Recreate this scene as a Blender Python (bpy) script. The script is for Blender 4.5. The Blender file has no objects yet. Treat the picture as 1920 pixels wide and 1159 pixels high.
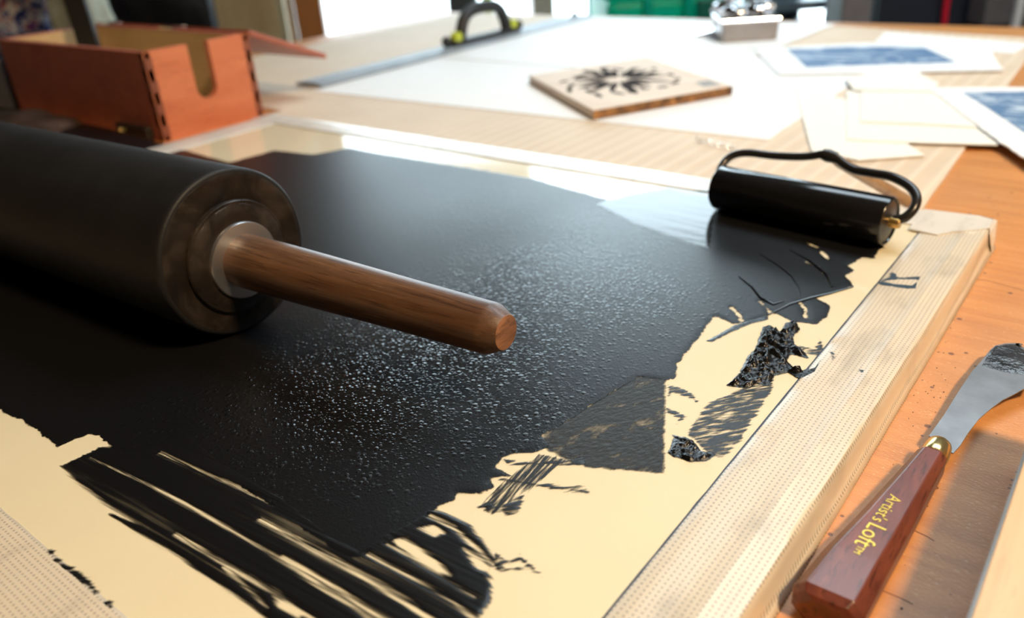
import bpy, bmesh, math, random
import numpy as np
from mathutils import Vector, Matrix, noise

# ---------------------------------------------------------------- camera, world, lamps, exposure
# Lengths in this script are centimetres; the origin lies on top of the inking slab, right below the camera.
SC = bpy.context.scene
COL = SC.collection
SLAB = 0.916            # height of the slab's top over the floor, metres
TZ = -1.6               # table top, cm below the slab's top
CZ = -1.3               # top of the cardboard
FL = -91.6              # floor
FPX = 1512.832
RM = np.array([[0.78785278, -0.22982187, 0.57137545],
               [0.61248391, 0.38945246, -0.68788825],
               [-0.06443181, 0.89191294, 0.4475934]])
CAMZ = 20.0
cd = bpy.data.cameras.new('camera')
cam = bpy.data.objects.new('camera', cd); COL.objects.link(cam)
m = Matrix([list(r) for r in RM]).to_4x4(); m.translation = (0, 0, SLAB + CAMZ / 100)
cam.matrix_world = m
cd.sensor_width = 36; cd.lens = FPX / 1920 * 36; cd.clip_start = 0.02; cd.clip_end = 100
cd.dof.use_dof = True; cd.dof.focus_distance = 0.345; cd.dof.aperture_fstop = 7.2
SC.camera = cam
SC.view_settings.view_transform = 'Standard'; SC.view_settings.look = 'None'
SC.view_settings.gamma = 1; SC.view_settings.use_curve_mapping = False
SC.view_settings.exposure = 0.0

W = bpy.data.worlds.new('daylight'); SC.world = W; W.use_nodes = True
bg = W.node_tree.nodes['Background']
bg.inputs['Color'].default_value = (0.72, 0.90, 1.0, 1); bg.inputs['Strength'].default_value = 7.0

FW = np.array([-0.639, 0.769]); RT = np.array([0.769, 0.639])   # room axes: away from the camera, to the right
def RP(l, d, z=0.0):      # room coordinates (right, away, up) -> cm coordinates
    q = l * RT + d * FW
    return (q[0], q[1], z)
def Wm(x, y, z=0.0): return Vector((x / 100, y / 100, SLAB + z / 100))

def area(name, loc, look, sx, sy, power, color, portal=False, shape='RECTANGLE'):
    l = bpy.data.lights.new(name, 'AREA'); l.shape = shape; l.size = sx; l.size_y = sy
    l.energy = power; l.color = color
    o = bpy.data.objects.new(name, l); COL.objects.link(o)
    o.location = loc
    o.rotation_euler = (Vector(look) - Vector(loc)).to_track_quat('-Z', 'Y').to_euler()
    if portal: l.cycles.is_portal = True
    return o
KEY_LIGHT = (74, 20, 128)  # warm key light from the right; its pendant fixture is added, out of view
area('added_key_light', Wm(*KEY_LIGHT), Wm(-20, 40, 0), 0.26, 0.26, 44, (1.0, 0.72, 0.42), shape='DISK')
DOOR_D = 330
FILL_PANEL = (98, 124, 168)  # cool fill added to whiten the far papers, not a fixture of the room
area('added_fill_light', Wm(*RP(*FILL_PANEL[:2], FILL_PANEL[2] - 3.5)), Wm(*RP(FILL_PANEL[0], FILL_PANEL[1], 0)), 1.5, 0.8, 35, (0.74, 0.90, 1.0))
area('doorway_portal', Wm(*RP(20, DOOR_D + 12, 40)), Wm(*RP(20, 0, 40)), 3.4, 2.7, 1, (1, 1, 1), portal=True)
sun = bpy.data.lights.new('sun', 'SUN'); sun.energy = 6; sun.angle = 0.009; sun.color = (1, .95, .86)
so = bpy.data.objects.new('sun', sun); COL.objects.link(so)
so.rotation_euler = Vector((RT[0]*.5 - FW[0]*.55, RT[1]*.5 - FW[1]*.55, -.75)).to_track_quat('-Z', 'Y').to_euler()

# ---------------------------------------------------------------- projection helpers (pixel of the photograph -> point of a plane in the place)
def ray(px, py):
    v = RM @ np.array([px - 960.0, -(py - 579.5), -FPX]); return v / np.linalg.norm(v)
def at(px, py, z=0.0):
    d = ray(px, py); t = (z - CAMZ) / d[2]; return (d[0] * t, d[1] * t)
def lat(px, D, py=30):    # lateral room coordinate seen at column px at distance D
    d = ray(px, py); f = d[0] * FW[0] + d[1] * FW[1]; r = d[0] * RT[0] + d[1] * RT[1]; return r / f * D
def hgt(px, py, D):
    d = ray(px, py); f = d[0] * FW[0] + d[1] * FW[1]; return CAMZ + d[2] / f * D

# ---------------------------------------------------------------- material helpers
def new_mat(name):
    m = bpy.data.materials.new(name); m.use_nodes = True
    nt = m.node_tree; b = nt.nodes['Principled BSDF']; return m, nt, b
def nd(nt, t, **kw):
    n = nt.nodes.new(t)
    for k, v in kw.items():
        if k.startswith('i_'): n.inputs[k[2:].replace('_', ' ')].default_value = v
        else: setattr(n, k, v)
    return n
def lk(nt, a, b): nt.links.new(a, b)
def coords(nt, scale=(1, 1, 1), rot=(0, 0, 0), kind='Object'):
    t = nd(nt, 'ShaderNodeTexCoord'); mp = nd(nt, 'ShaderNodeMapping')
    mp.inputs['Scale'].default_value = scale; mp.inputs['Rotation'].default_value = rot
    lk(nt, t.outputs[kind], mp.inputs['Vector']); return mp.outputs['Vector']
def tnoise(nt, vec, scale, detail=4, rough=.55, dist=0):
    n = nd(nt, 'ShaderNodeTexNoise'); n.inputs['Scale'].default_value = scale; n.inputs['Detail'].default_value = detail
    n.inputs['Roughness'].default_value = rough; n.inputs['Distortion'].default_value = dist
    lk(nt, vec, n.inputs['Vector']); return n.outputs['Fac']
def ramp(nt, fac, stops, interp='LINEAR'):
    r = nd(nt, 'ShaderNodeValToRGB'); r.color_ramp.interpolation = interp
    e = r.color_ramp.elements
    while len(e) < len(stops): e.new(0.5)
    for k, (p, c) in enumerate(stops):
        e[k].position = p; e[k].color = (c[0], c[1], c[2], 1) if hasattr(c, '__len__') else (c, c, c, 1)
    lk(nt, fac, r.inputs['Fac']); return r.outputs['Color']
def mth(nt, op, a, b=None, c=None, clamp=False):
    n = nd(nt, 'ShaderNodeMath', operation=op); n.use_clamp = clamp
    for k, v in enumerate((a, b, c)):
        if v is None: continue
        if isinstance(v, (int, float)): n.inputs[k].default_value = v
        else: lk(nt, v, n.inputs[k])
    return n.outputs[0]
def mix(nt, fac, a, b, mode='MIX'):
    n = nd(nt, 'ShaderNodeMix', data_type='RGBA', blend_type=mode)
    if isinstance(fac, (int, float)): n.inputs['Factor'].default_value = fac
    else: lk(nt, fac, n.inputs['Factor'])
    for k, v in (('A', a), ('B', b)):
        i = [s for s in n.inputs if s.name == k and s.type == 'RGBA'][0]
        if isinstance(v, tuple): i.default_value = (*v[:3], 1)
        else: lk(nt, v, i)
    return [s for s in n.outputs if s.type == 'RGBA'][0]
def bump(nt, b, h, strength=.3, dist=.001, normal=None):
    n = nd(nt, 'ShaderNodeBump'); n.inputs['Strength'].default_value = strength; n.inputs['Distance'].default_value = dist
    lk(nt, h, n.inputs['Height'])
    if normal is not None: lk(nt, normal, n.inputs['Normal'])
    if b is not None: lk(nt, n.outputs[0], b.inputs['Normal'])
    return n.outputs[0]
def plain(name, col, rough=.5, metal=0, bumps=None, var=.12, vscale=30, coat=0, spec=.5):
    m, nt, b = new_mat(name)
    v = coords(nt); n = tnoise(nt, v, vscale)
    lo = tuple(c * (1 - var) for c in col); hi = tuple(min(1, c * (1 + var)) for c in col)
    lk(nt, ramp(nt, n, [(.3, lo), (.7, hi)]), b.inputs['Base Color'])
    b.inputs['Roughness'].default_value = rough; b.inputs['Metallic'].default_value = metal
    b.inputs['Coat Weight'].default_value = coat; b.inputs['Specular IOR Level'].default_value = spec
    if bumps: bump(nt, b, tnoise(nt, v, bumps[0]), bumps[1], bumps[2])
    return m
def wood(name, dark, light, axis='X', scale=18, rough=.45, pores=.35, stretch=12, coat=0, pscale=260):
    m, nt, b = new_mat(name)
    s = {'X': (1, stretch, stretch), 'Y': (stretch, 1, stretch), 'Z': (stretch, stretch, 1)}[axis]
    v = coords(nt, s)
    n1 = tnoise(nt, v, scale / stretch * 4, 5, .6, .6)
    n2 = tnoise(nt, v, pscale / stretch, 3, .7)
    c = ramp(nt, n1, [(.3, dark), (.52, tuple((a + q) / 2 for a, q in zip(dark, light))), (.7, light)])
    p = ramp(nt, n2, [(.34, tuple(q * .35 for q in dark)), (.46, (1, 1, 1))])
    lk(nt, mix(nt, pores, c, p, 'MULTIPLY'), b.inputs['Base Color'])
    b.inputs['Roughness'].default_value = rough; b.inputs['Coat Weight'].default_value = coat
    b.inputs['Coat Roughness'].default_value = .25
    bump(nt, b, n2, .25, .0004)
    return m

# ---------------------------------------------------------------- mesh helpers
class MB:
    def __init__(s): s.v = []; s.f = []; s.sm = []
    def add(s, v, f, smooth=False):
        k = len(s.v); s.v += [tuple(map(float, q)) for q in v]; s.f += [tuple(i + k for i in g) for g in f]; s.sm += [smooth] * len(f); return s
    def box(s, x0, x1, y0, y1, z0, z1):
        v = [(x, y, z) for z in (z0, z1) for y in (y0, y1) for x in (x0, x1)]
        return s.add(v, [(0, 2, 3, 1), (4, 5, 7, 6), (0, 1, 5, 4), (2, 6, 7, 3), (0, 4, 6, 2), (1, 3, 7, 5)])
    def prism(s, poly, z0, z1):
        n = len(poly); a = sum(poly[i][0] * poly[(i + 1) % n][1] - poly[(i + 1) % n][0] * poly[i][1] for i in range(n))
        if a < 0: poly = poly[::-1]
        f0 = z0 if callable(z0) else (lambda x, y: z0); f1 = z1 if callable(z1) else (lambda x, y: z1)
        v = [(x, y, f0(x, y)) for x, y in poly] + [(x, y, f1(x, y)) for x, y in poly]
        return s.add(v, [tuple(range(n))[::-1], tuple(range(n, 2 * n))] + [(i, (i + 1) % n, (i + 1) % n + n, i + n) for i in range(n)])
    def lathe(s, prof, seg=64, jit=0):      # prof: (along x, radius), axis = local X
        n = len(prof); v = []; f = []
        for i, (a, r) in enumerate(prof):
            for k in range(seg):
                t = 2 * math.pi * k / seg
                rr = r + (jit * (noise.noise((a * 3, math.cos(t) * 6, math.sin(t) * 6 + i))) if r > .01 else 0)
                v.append((a, rr * math.cos(t), rr * math.sin(t)))
        for i in range(n - 1):
            for k in range(seg):
                k2 = (k + 1) % seg; f.append((i * seg + k, (i + 1) * seg + k, (i + 1) * seg + k2, i * seg + k2))
        f.append(tuple(range(seg))); f.append(tuple((n - 1) * seg + k for k in range(seg))[::-1])
        return s.add(v, f, True)
    def tube(s, pts, r, seg=12):
        pts = [Vector(p) for p in pts]; rs = r if hasattr(r, '__len__') else [r] * len(pts)
        v = []; f = []; up = Vector((0.13, 0.21, 1)).normalized()
        for i, p in enumerate(pts):
            t = (pts[min(i + 1, len(pts) - 1)] - pts[max(i - 1, 0)]).normalized()
            a = up - t * up.dot(t)
            if a.length < .05: a = Vector((1, 0, 0)) - t * t.x
            a.normalize(); b = t.cross(a); up = a
            for k in range(seg):
                th = 2 * math.pi * k / seg; v.append(p + (a * math.cos(th) + b * math.sin(th)) * rs[i])
        for i in range(len(pts) - 1):
            for k in range(seg):
                k2 = (k + 1) % seg; f.append((i * seg + k, i * seg + k2, (i + 1) * seg + k2, (i + 1) * seg + k))
        f.append(tuple(range(seg))[::-1]); f.append(tuple((len(pts) - 1) * seg + k for k in range(seg)))
        return s.add(v, f, True)
    def loft(s, rings, smooth=False, caps=True):
        n = len(rings[0]); v = [p for r in rings for p in r]; f = []
        for i in range(len(rings) - 1):
            for k in range(n):
                k2 = (k + 1) % n; f.append((i * n + k, i * n + k2, (i + 1) * n + k2, (i + 1) * n + k))
        if caps: f.append(tuple(range(n))[::-1]); f.append(tuple((len(rings) - 1) * n + k for k in range(n)))
        return s.add(v, f, smooth)
    def sphere(s, c, r, seg=16, squash=(1, 1, 1), lump=0):
        v = []; f = []; R_ = seg // 2 + 1
        for i in range(R_ + 1):
            ph = math.pi * i / R_
            for k in range(seg):
                th = 2 * math.pi * k / seg; d = Vector((math.sin(ph) * math.cos(th), math.sin(ph) * math.sin(th), math.cos(ph)))
                q = r * (1 + lump * noise.noise(d * 2 + Vector(c) * .1))
                v.append((c[0] + d.x * q * squash[0], c[1] + d.y * q * squash[1], c[2] + d.z * q * squash[2]))
        for i in range(R_):
            for k in range(seg):
                k2 = (k + 1) % seg; f.append((i * seg + k, (i + 1) * seg + k, (i + 1) * seg + k2, i * seg + k2))
        return s.add(v, f, True)
    def build(s, name, mat, parent=None, base=(0, 0, 0), bevel=0, world=False, segs=2, fix=True):
        # vertices are cm in the thing's own frame; 'world' means slab frame, base is subtracted
        me = bpy.data.meshes.new(name)
        pb = parent_base(parent) if (world and parent is not None) else base
        off = pb if world else (0, 0, 0)
        me.from_pydata([((x - off[0]) / 100, (y - off[1]) / 100, (z - off[2]) / 100) for x, y, z in s.v], [], s.f)
        for p, q in zip(me.polygons, s.sm): p.use_smooth = q
        if fix:
            bm = bmesh.new(); bm.from_mesh(me); bmesh.ops.remove_doubles(bm, verts=bm.verts, dist=1e-6); bmesh.ops.recalc_face_normals(bm, faces=bm.faces)
            bm.to_mesh(me); bm.free()
        if any(s.sm): me.set_sharp_from_angle(angle=math.radians(42))
        me.materials.append(mat)
        o = bpy.data.objects.new(name, me); COL.objects.link(o)
        if parent is not None: o.parent = parent
        else: o.location = Wm(*base)
        if bevel:
            b = o.modifiers.new('bevel', 'BEVEL'); b.width = bevel / 100; b.segments = segs; b.limit_method = 'ANGLE'
        return o
BASES = {}
def parent_base(p):
    while p is not None:
        if p.name in BASES: return BASES[p.name]
        p = p.parent
    return (0, 0, 0)
def tag(o, label=None, cat=None, group=None, kind=None):
    if label: o['label'] = label
    if cat: o['category'] = cat
    if group: o['group'] = group
    if kind: o['kind'] = kind
    return o
def thing(name, label, cat, base, rot=None, group=None):
    o = bpy.data.objects.new(name, None); COL.objects.link(o); o.empty_display_size = .02
    o.location = Wm(*base)
    if rot is not None: o.rotation_euler = rot
    BASES[o.name] = base
    return tag(o, label, cat, group)
ROOMROT = math.atan2(RT[1], RT[0])
def room_box(name, mat, l0, l1, d0, d1, z0, z1, parent=None, bevel=0):     # box square to the room
    P_ = [RP(l0, d0)[:2], RP(l1, d0)[:2], RP(l1, d1)[:2], RP(l0, d1)[:2]]
    c = RP((l0 + l1) / 2, (d0 + d1) / 2, z0)
    b = MB().prism(P_, z0, z1)
    return b.build(name, mat, parent, c, bevel, world=True)

# ---------------------------------------------------------------- the setting
M = {}
M['wall'] = plain('dim_plaster', (.16, .13, .11), .8, bumps=(60, .2, .002))
M['ceil'] = wood('dark_ceiling_boards', (.07, .05, .035), (.12, .085, .06), 'X', 6, .8)
M['floor'] = plain('concrete_floor', (.22, .21, .2), .7, bumps=(40, .2, .003), vscale=4)
M['drive'] = plain('pale_concrete', (.75, .76, .76), .8, vscale=2)
H0, H1 = FL, 175
def st(o): tag(o, kind='structure'); return o
st(room_box('floor', M['floor'], -330, 260, -170, DOOR_D + 15, FL - 6, FL))
st(room_box('ceiling', M['ceil'], -330, 260, -170, DOOR_D + 15, H1, H1 + 8))
st(room_box('wall_left', M['wall'], -340, -330, -170, DOOR_D + 15, FL, H1))
st(room_box('wall_right', M['wall'], 260, 270, -170, DOOR_D + 15, FL, H1))
st(room_box('wall_front', M['wall'], -330, 260, -180, -170, FL, H1))
dl, dr = lat(585, DOOR_D), lat(1600, DOOR_D)
st(room_box('wall_back', M['wall'], -330, dl, DOOR_D, DOOR_D + 15, FL, H1))
st(room_box('wall_back_right', M['wall'], dr, 260, DOOR_D, DOOR_D + 15, FL, H1))
st(room_box('wall_back_header', M['wall'], dl, lat(980, DOOR_D), DOOR_D, DOOR_D + 15, 78, H1))
st(room_box('wall_back_header_right', M['wall'], lat(980, DOOR_D), dr, DOOR_D, DOOR_D + 15, 128, H1))
st(room_box('trim_1', plain('white_trim', (.75, .75, .72), .5), dl - 6, dl, DOOR_D - 3, DOOR_D, FL, 156))
st(room_box('floor_outside', M['drive'], -1500, 1800, DOOR_D + 15, 3500, FL - 8, FL - 2))

# ---------------------------------------------------------------- worktable
def table_mat():
    m, nt, b = new_mat('pitted_orange_tabletop')
    v = coords(nt)
    vs = coords(nt, (1, 9, 1), (0, 0, math.radians(8)))
    g = tnoise(nt, vs, 14, 5, .6, .5)
    c = ramp(nt, g, [(.25, (.48, .185, .045)), (.5, (.59, .245, .065)), (.75, (.66, .29, .09))])
    big = tnoise(nt, v, 5, 3)
    c = mix(nt, ramp(nt, big, [(.4, 0), (.75, .45)]), c, (.52, .30, .17))
    # fine pale flecks and scratches
    fl = tnoise(nt, coords(nt, (1, 2.5, 1), (0, 0, .9)), 420, 3, .6)
    c = mix(nt, ramp(nt, fl, [(.62, 0), (.72, .6)]), c, (.88, .62, .36))
    # dark pits
    vo = nd(nt, 'ShaderNodeTexVoronoi'); vo.inputs['Scale'].default_value = 170; lk(nt, v, vo.inputs['Vector'])
    rnd = nd(nt, 'ShaderNodeSeparateColor'); lk(nt, vo.outputs['Color'], rnd.inputs[0])
    dens = tnoise(nt, v, 22, 2)
    pick = mth(nt, 'LESS_THAN', rnd.outputs[0], mth(nt, 'MULTIPLY', mth(nt, 'SUBTRACT', dens, .33, clamp=True), 1.3))
    rad = mth(nt, 'MULTIPLY', rnd.outputs[1], .24)
    pit = mth(nt, 'MULTIPLY', pick, mth(nt, 'LESS_THAN', vo.outputs['Distance'], rad))
    c = mix(nt, mth(nt, 'MULTIPLY', pit, .8), c, (.10, .035, .02))
    # a few long dark seams
    lk(nt, c, b.inputs['Base Color'])
    b.inputs['Roughness'].default_value = .42
    h = mth(nt, 'SUBTRACT', mth(nt, 'MULTIPLY', fl, .6), pit)
    bump(nt, b, h, .5, .0006)
    return m
t = thing('worktable', 'large wooden worktable with a pitted orange top under everything', 'table', (-40, 60, FL))
MB().prism([(-138, -25), (70, -25), (70, 148), (-138, 148)], TZ - 3, TZ).build('tabletop', table_mat(), t, world=True, bevel=.3)
mleg = wood('table_leg_wood', (.25, .13, .06), (.35, .2, .1), 'Z')
for x in (-132, 64):
    for y in (-19, 142):
        MB().box(x - 4, x + 4, y - 4, y + 4, FL, TZ - 3).build('leg', mleg, t, world=True)
# hairline scratches on the table right of the slab
ms = plain('dark_scratch', (.22, .08, .04), .7)
for pts in ([(1812, 522), (1850, 526), (1920, 545)], [(1710, 993), (1738, 1006), (1752, 1015)], [(1655, 1108), (1680, 1118), (1712, 1133)]):
    q = [at(a, b_, TZ) for a, b_ in pts]
    MB().prism([(x, y + .025) for x, y in q] + [(x, y - .025) for x, y in q[::-1]], TZ, TZ + .006).build('scratch', ms, t, world=True)
# shreds and dried crumbs of ink on the table
mc = plain('dry_ink_crumb', (.03, .02, .02), .6)
random.seed(4)
crumbs = MB()
for k in range(150):
    px = random.gauss(1735, 42); py = random.gauss(730, 60) if k % 3 else random.uniform(560, 1150)
    x, y = at(px, py, TZ)
    if x < -5.95 or (1700 < px and py > 650 and px > 1740 + (815 - py) * .5): continue
    r = random.uniform(.008, .035) * (1.6 if k % 9 == 0 else 1)
    crumbs.sphere((x, y, TZ + r * .4), r, 6, (1, random.uniform(.6, 1.6), .6), .3)
tag(crumbs.build('ink_crumbs', mc, None, (-5, 30, TZ), world=True), 'scatter of tiny dried dark crumbs on the orange table beside the slab', 'crumbs', kind='stuff')

# ---------------------------------------------------------------- cardboard sheet under the papers
def card_mat():
    m, nt, b = new_mat('corrugated_cardboard')
    v = coords(nt)
    sx = nd(nt, 'ShaderNodeSeparateXYZ'); lk(nt, v, sx.inputs[0])
    wob = mth(nt, 'MULTIPLY', tnoise(nt, v, 3), .004)
    s = mth(nt, 'SINE', mth(nt, 'MULTIPLY', mth(nt, 'ADD', sx.outputs[0], wob), 2 * math.pi / .017))
    n = tnoise(nt, v, 9, 4)
    c = ramp(nt, n, [(.3, (.64, .50, .36)), (.7, (.72, .58, .43))])
    c = mix(nt, mth(nt, 'MULTIPLY', mth(nt, 'POWER', mth(nt, 'MULTIPLY_ADD', s, .5, .5), 6), .5), c, (.86, .72, .58))
    lk(nt, c, b.inputs['Base Color']); b.inputs['Roughness'].default_value = .65
    bump(nt, b, s, .35, .0008)
    return m
cb = [(-129, 100), (-129, 62), (-86.6, 62), (-86.6, 57.4)]
x = -84
while x < -12: cb.append((x, 57.3 + .12 * noise.noise((x * .3, 0, 0)))); x += 3
cb += [(-11.2, 57.4)]
y = 60
while y < 136: cb.append((-11.3 - .045 * (y - 57) + .15 * noise.noise((y * .4, 3, 0)), y)); y += 4
cb += [(-15.5, 136.5), (-56, 144), (-92, 145.5), (-129, 145)]
o = MB().prism(cb, TZ, CZ).build('cardboard_sheet', card_mat(), None, (-60, 100, TZ), world=True)
tag(o, 'large brown ribbed cardboard sheet under the papers behind the slab', 'cardboard')

# ---------------------------------------------------------------- inking slab with tape
def cream_mat():
    m, nt, b = new_mat('cream_glass_slab')
    v = coords(nt); n = tnoise(nt, v, 12, 5); n2 = tnoise(nt, v, 500, 2)
    c = ramp(nt, n, [(.3, (.80, .70, .48)), (.7, (.84, .75, .53))])
    c = mix(nt, ramp(nt, n2, [(.6, 0), (.75, .3)]), c, (.9, .8, .6))
    lk(nt, c, b.inputs['Base Color']); b.inputs['Roughness'].default_value = .55
    b.inputs['Coat Weight'].default_value = 1; b.inputs['Coat Roughness'].default_value = .07; b.inputs['Coat IOR'].default_value = 1.5
    return m
def tape_mat(name='reinforced_tape', dots=1.0, base=(.74, .65, .52)):
    m, nt, b = new_mat(name)
    v = coords(nt)
    s = nd(nt, 'ShaderNodeSeparateXYZ'); lk(nt, v, s.inputs[0])
    wob = mth(nt, 'MULTIPLY', tnoise(nt, v, 6, 2), .004)
    cell = .0021
    fx = mth(nt, 'SUBTRACT', mth(nt, 'FRACT', mth(nt, 'DIVIDE', mth(nt, 'ADD', s.outputs[0], wob), cell)), .5)
    fy = mth(nt, 'SUBTRACT', mth(nt, 'FRACT', mth(nt, 'DIVIDE', mth(nt, 'ADD', s.outputs[1], wob), cell)), .5)
    d = mth(nt, 'SQRT', mth(nt, 'ADD', mth(nt, 'MULTIPLY', fx, fx), mth(nt, 'MULTIPLY', mth(nt, 'MULTIPLY', fy, fy), .75)))
    dot = mth(nt, 'SUBTRACT', 1.0, mth(nt, 'SMOOTH_MIN', 1.0, mth(nt, 'MULTIPLY', mth(nt, 'SUBTRACT', d, .13, clamp=True), 9), .1), clamp=True)
    big = tnoise(nt, v, 18, 4)
    c = ramp(nt, big, [(.3, tuple(q * .93 for q in base)), (.7, base)])
    smudge = ramp(nt, tnoise(nt, coords(nt, (3, 1, 1)), 28, 5), [(.52, 0), (.74, .75)])
    c = mix(nt, smudge, c, tuple(q * .62 for q in base))
    c = mix(nt, mth(nt, 'MULTIPLY', dot, dots), c, tuple(q * .3 for q in base))
    lk(nt, c, b.inputs['Base Color']); b.inputs['Roughness'].default_value = .38
    b.inputs['Coat Weight'].default_value = .4; b.inputs['Coat Roughness'].default_value = .3
    bump(nt, b, mth(nt, 'SUBTRACT', tnoise(nt, v, 90, 3), mth(nt, 'MULTIPLY', dot, .4)), .3, .0004)
    return m
SX0, SX1, SY0, SY1 = -80.6, -6.55, 2.2, 56.2
slab = thing('inking_slab', 'cream glass inking slab edged with ribbed clear tape', 'ink slab', (-45, 30, TZ))
MB().box(SX0, SX1, SY0, SY1, TZ, 0).build('glass_plate', cream_mat(), slab, world=True, bevel=.15)
Mtape = tape_mat(dots=.75); Mtape2 = tape_mat('whitish_tape', .12, (.78, .74, .68))
def strip(name, mat, prof, a0, a1, axis, step=.8, label=None, zn=.03, seed=0):
    # prof: list of (across, z); extruded along 'axis' from a0 to a1
    n = max(2, int((a1 - a0) / step)); rings = []
    for i in range(n + 1):
        a = a0 + (a1 - a0) * i / n; r = []
        for j, (u, z) in enumerate(prof):
            w = noise.noise((a * .5, j * 1.3, seed)) * zn * (1 if 0 < j < len(prof) - 1 else .6)
            uu = u + noise.noise((a * .9, j, seed + 5)) * .04
            r.append((uu, a, z + max(w, -.02)) if axis == 'Y' else (a, uu, z + max(w, -.02)))
        rings.append(r)
    v = [p for r in rings for p in r]; k = len(prof); f = []
    for i in range(n):
        for j in range(k - 1): f.append((i * k + j, i * k + j + 1, (i + 1) * k + j + 1, (i + 1) * k + j))
    o = MB().add(v, f, True).build(name, mat, slab, world=True)
    md = o.modifiers.new('thick', 'SOLIDIFY'); md.thickness = .0002; md.offset = 1
    if label: o['label'] = label
    return o
rprof = [(-9.85, .012), (-9.80, .05), (-9.2, .055), (-8.4, .06), (-7.72, .06), (-7.56, .12), (-7.42, .12), (-7.3, .07), (-6.9, .08), (-6.62, .075),
         (-6.48, .03), (-6.40, -.12), (-6.36, -.5), (-6.30, -1.0), (-6.22, -1.35), (-6.02, TZ + .02)]
strip('tape_strip', Mtape, rprof, SY0, SY1 - .2, 'Y', label='dotted tape along the right edge', seed=1)
bprof = [(53.3, .012), (53.36, .09), (54.5, .1), (55.6, .11), (56.1, .09), (56.3, -.05), (56.36, -.6), (56.42, -1.1), (56.6, CZ + .03)]
strip('tape_strip', Mtape2, bprof, SX0 - .1, SX1 - .4, 'X', label='pale smooth tape along the back edge', seed=2)
fprof = [(1.9, TZ + .02), (2.05, -1), (2.1, -.1), (2.3, .05), (4, .055), (6.3, .05), (6.5, .012)]
strip('tape_strip', Mtape, fprof, SX0, SX1 - .4, 'X', label='dotted tape along the front edge', seed=3)
lprof = [(-81.0, TZ + .02), (-80.8, -1), (-80.7, -.1), (-80.3, .06), (-78, .07), (-76.6, .06), (-76.4, .012)]
strip('tape_strip', Mtape2, lprof, SY0, SY1, 'Y', label='pale tape along the left edge', seed=4)
# folded tape over the far right corner
cf = MB()
cf.prism([(-10.6, 56.2), (-10.5, 52.2), (-8.8, 52.0), (-8.1, 53.0), (-7.0, 53.9), (-6.42, 54.6), (-6.5, 56.2), (-7.4, 56.55)], .06, lambda x, y: .17 + .03 * noise.noise((x, y, 0)))
cf.add([(-6.42, 54.6, .16), (-6.30, 54.2, -.1), (-6.10, 55.3, -.7), (-6.30, 56.5, .02), (-7.4, 56.75, .1), (-6.5, 56.2, .2), (-6.05, 54.8, -1.55), (-6.2, 56.7, -1.55), (-7.6, 56.9, -1.3)],
       [(0, 1, 2, 3, 5), (5, 3, 4), (1, 6, 2), (2, 6, 7, 3), (3, 7, 8, 4)])
cf.build('tape_corner', Mtape2, slab, world=True)['label'] = 'folded whitish tape over the far right corner'

# ---------------------------------------------------------------- ink
def sdist(px, py, poly):
    px = px[:, None]; py = py[:, None]
    a = np.array(poly); b = np.roll(a, -1, 0); e = b - a
    wx = px - a[:, 0]; wy = py - a[:, 1]
    t = np.clip((wx * e[:, 0] + wy * e[:, 1]) / (e ** 2).sum(1).clip(1e-9), 0, 1)
    d = np.sqrt((wx - t * e[:, 0]) ** 2 + (wy - t * e[:, 1]) ** 2).min(1)
    c = ((a[:, 1] > py) != (b[:, 1] > py)) & (px < (b[:, 0] - a[:, 0]) * (py - a[:, 1]) / np.where(b[:, 1] == a[:, 1], 1e-9, b[:, 1] - a[:, 1]) + a[:, 0])
    return np.where(c.sum(1) % 2 == 1, d, -d)
def ldist(px, py, pts):
    a = np.array(pts[:-1]); b = np.array(pts[1:]); e = b - a
    wx = px[:, None] - a[:, 0]; wy = py[:, None] - a[:, 1]
    t = np.clip((wx * e[:, 0] + wy * e[:, 1]) / (e ** 2).sum(1).clip(1e-9), 0, 1)
    return np.sqrt((wx - t * e[:, 0]) ** 2 + (wy - t * e[:, 1]) ** 2).min(1)
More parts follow.
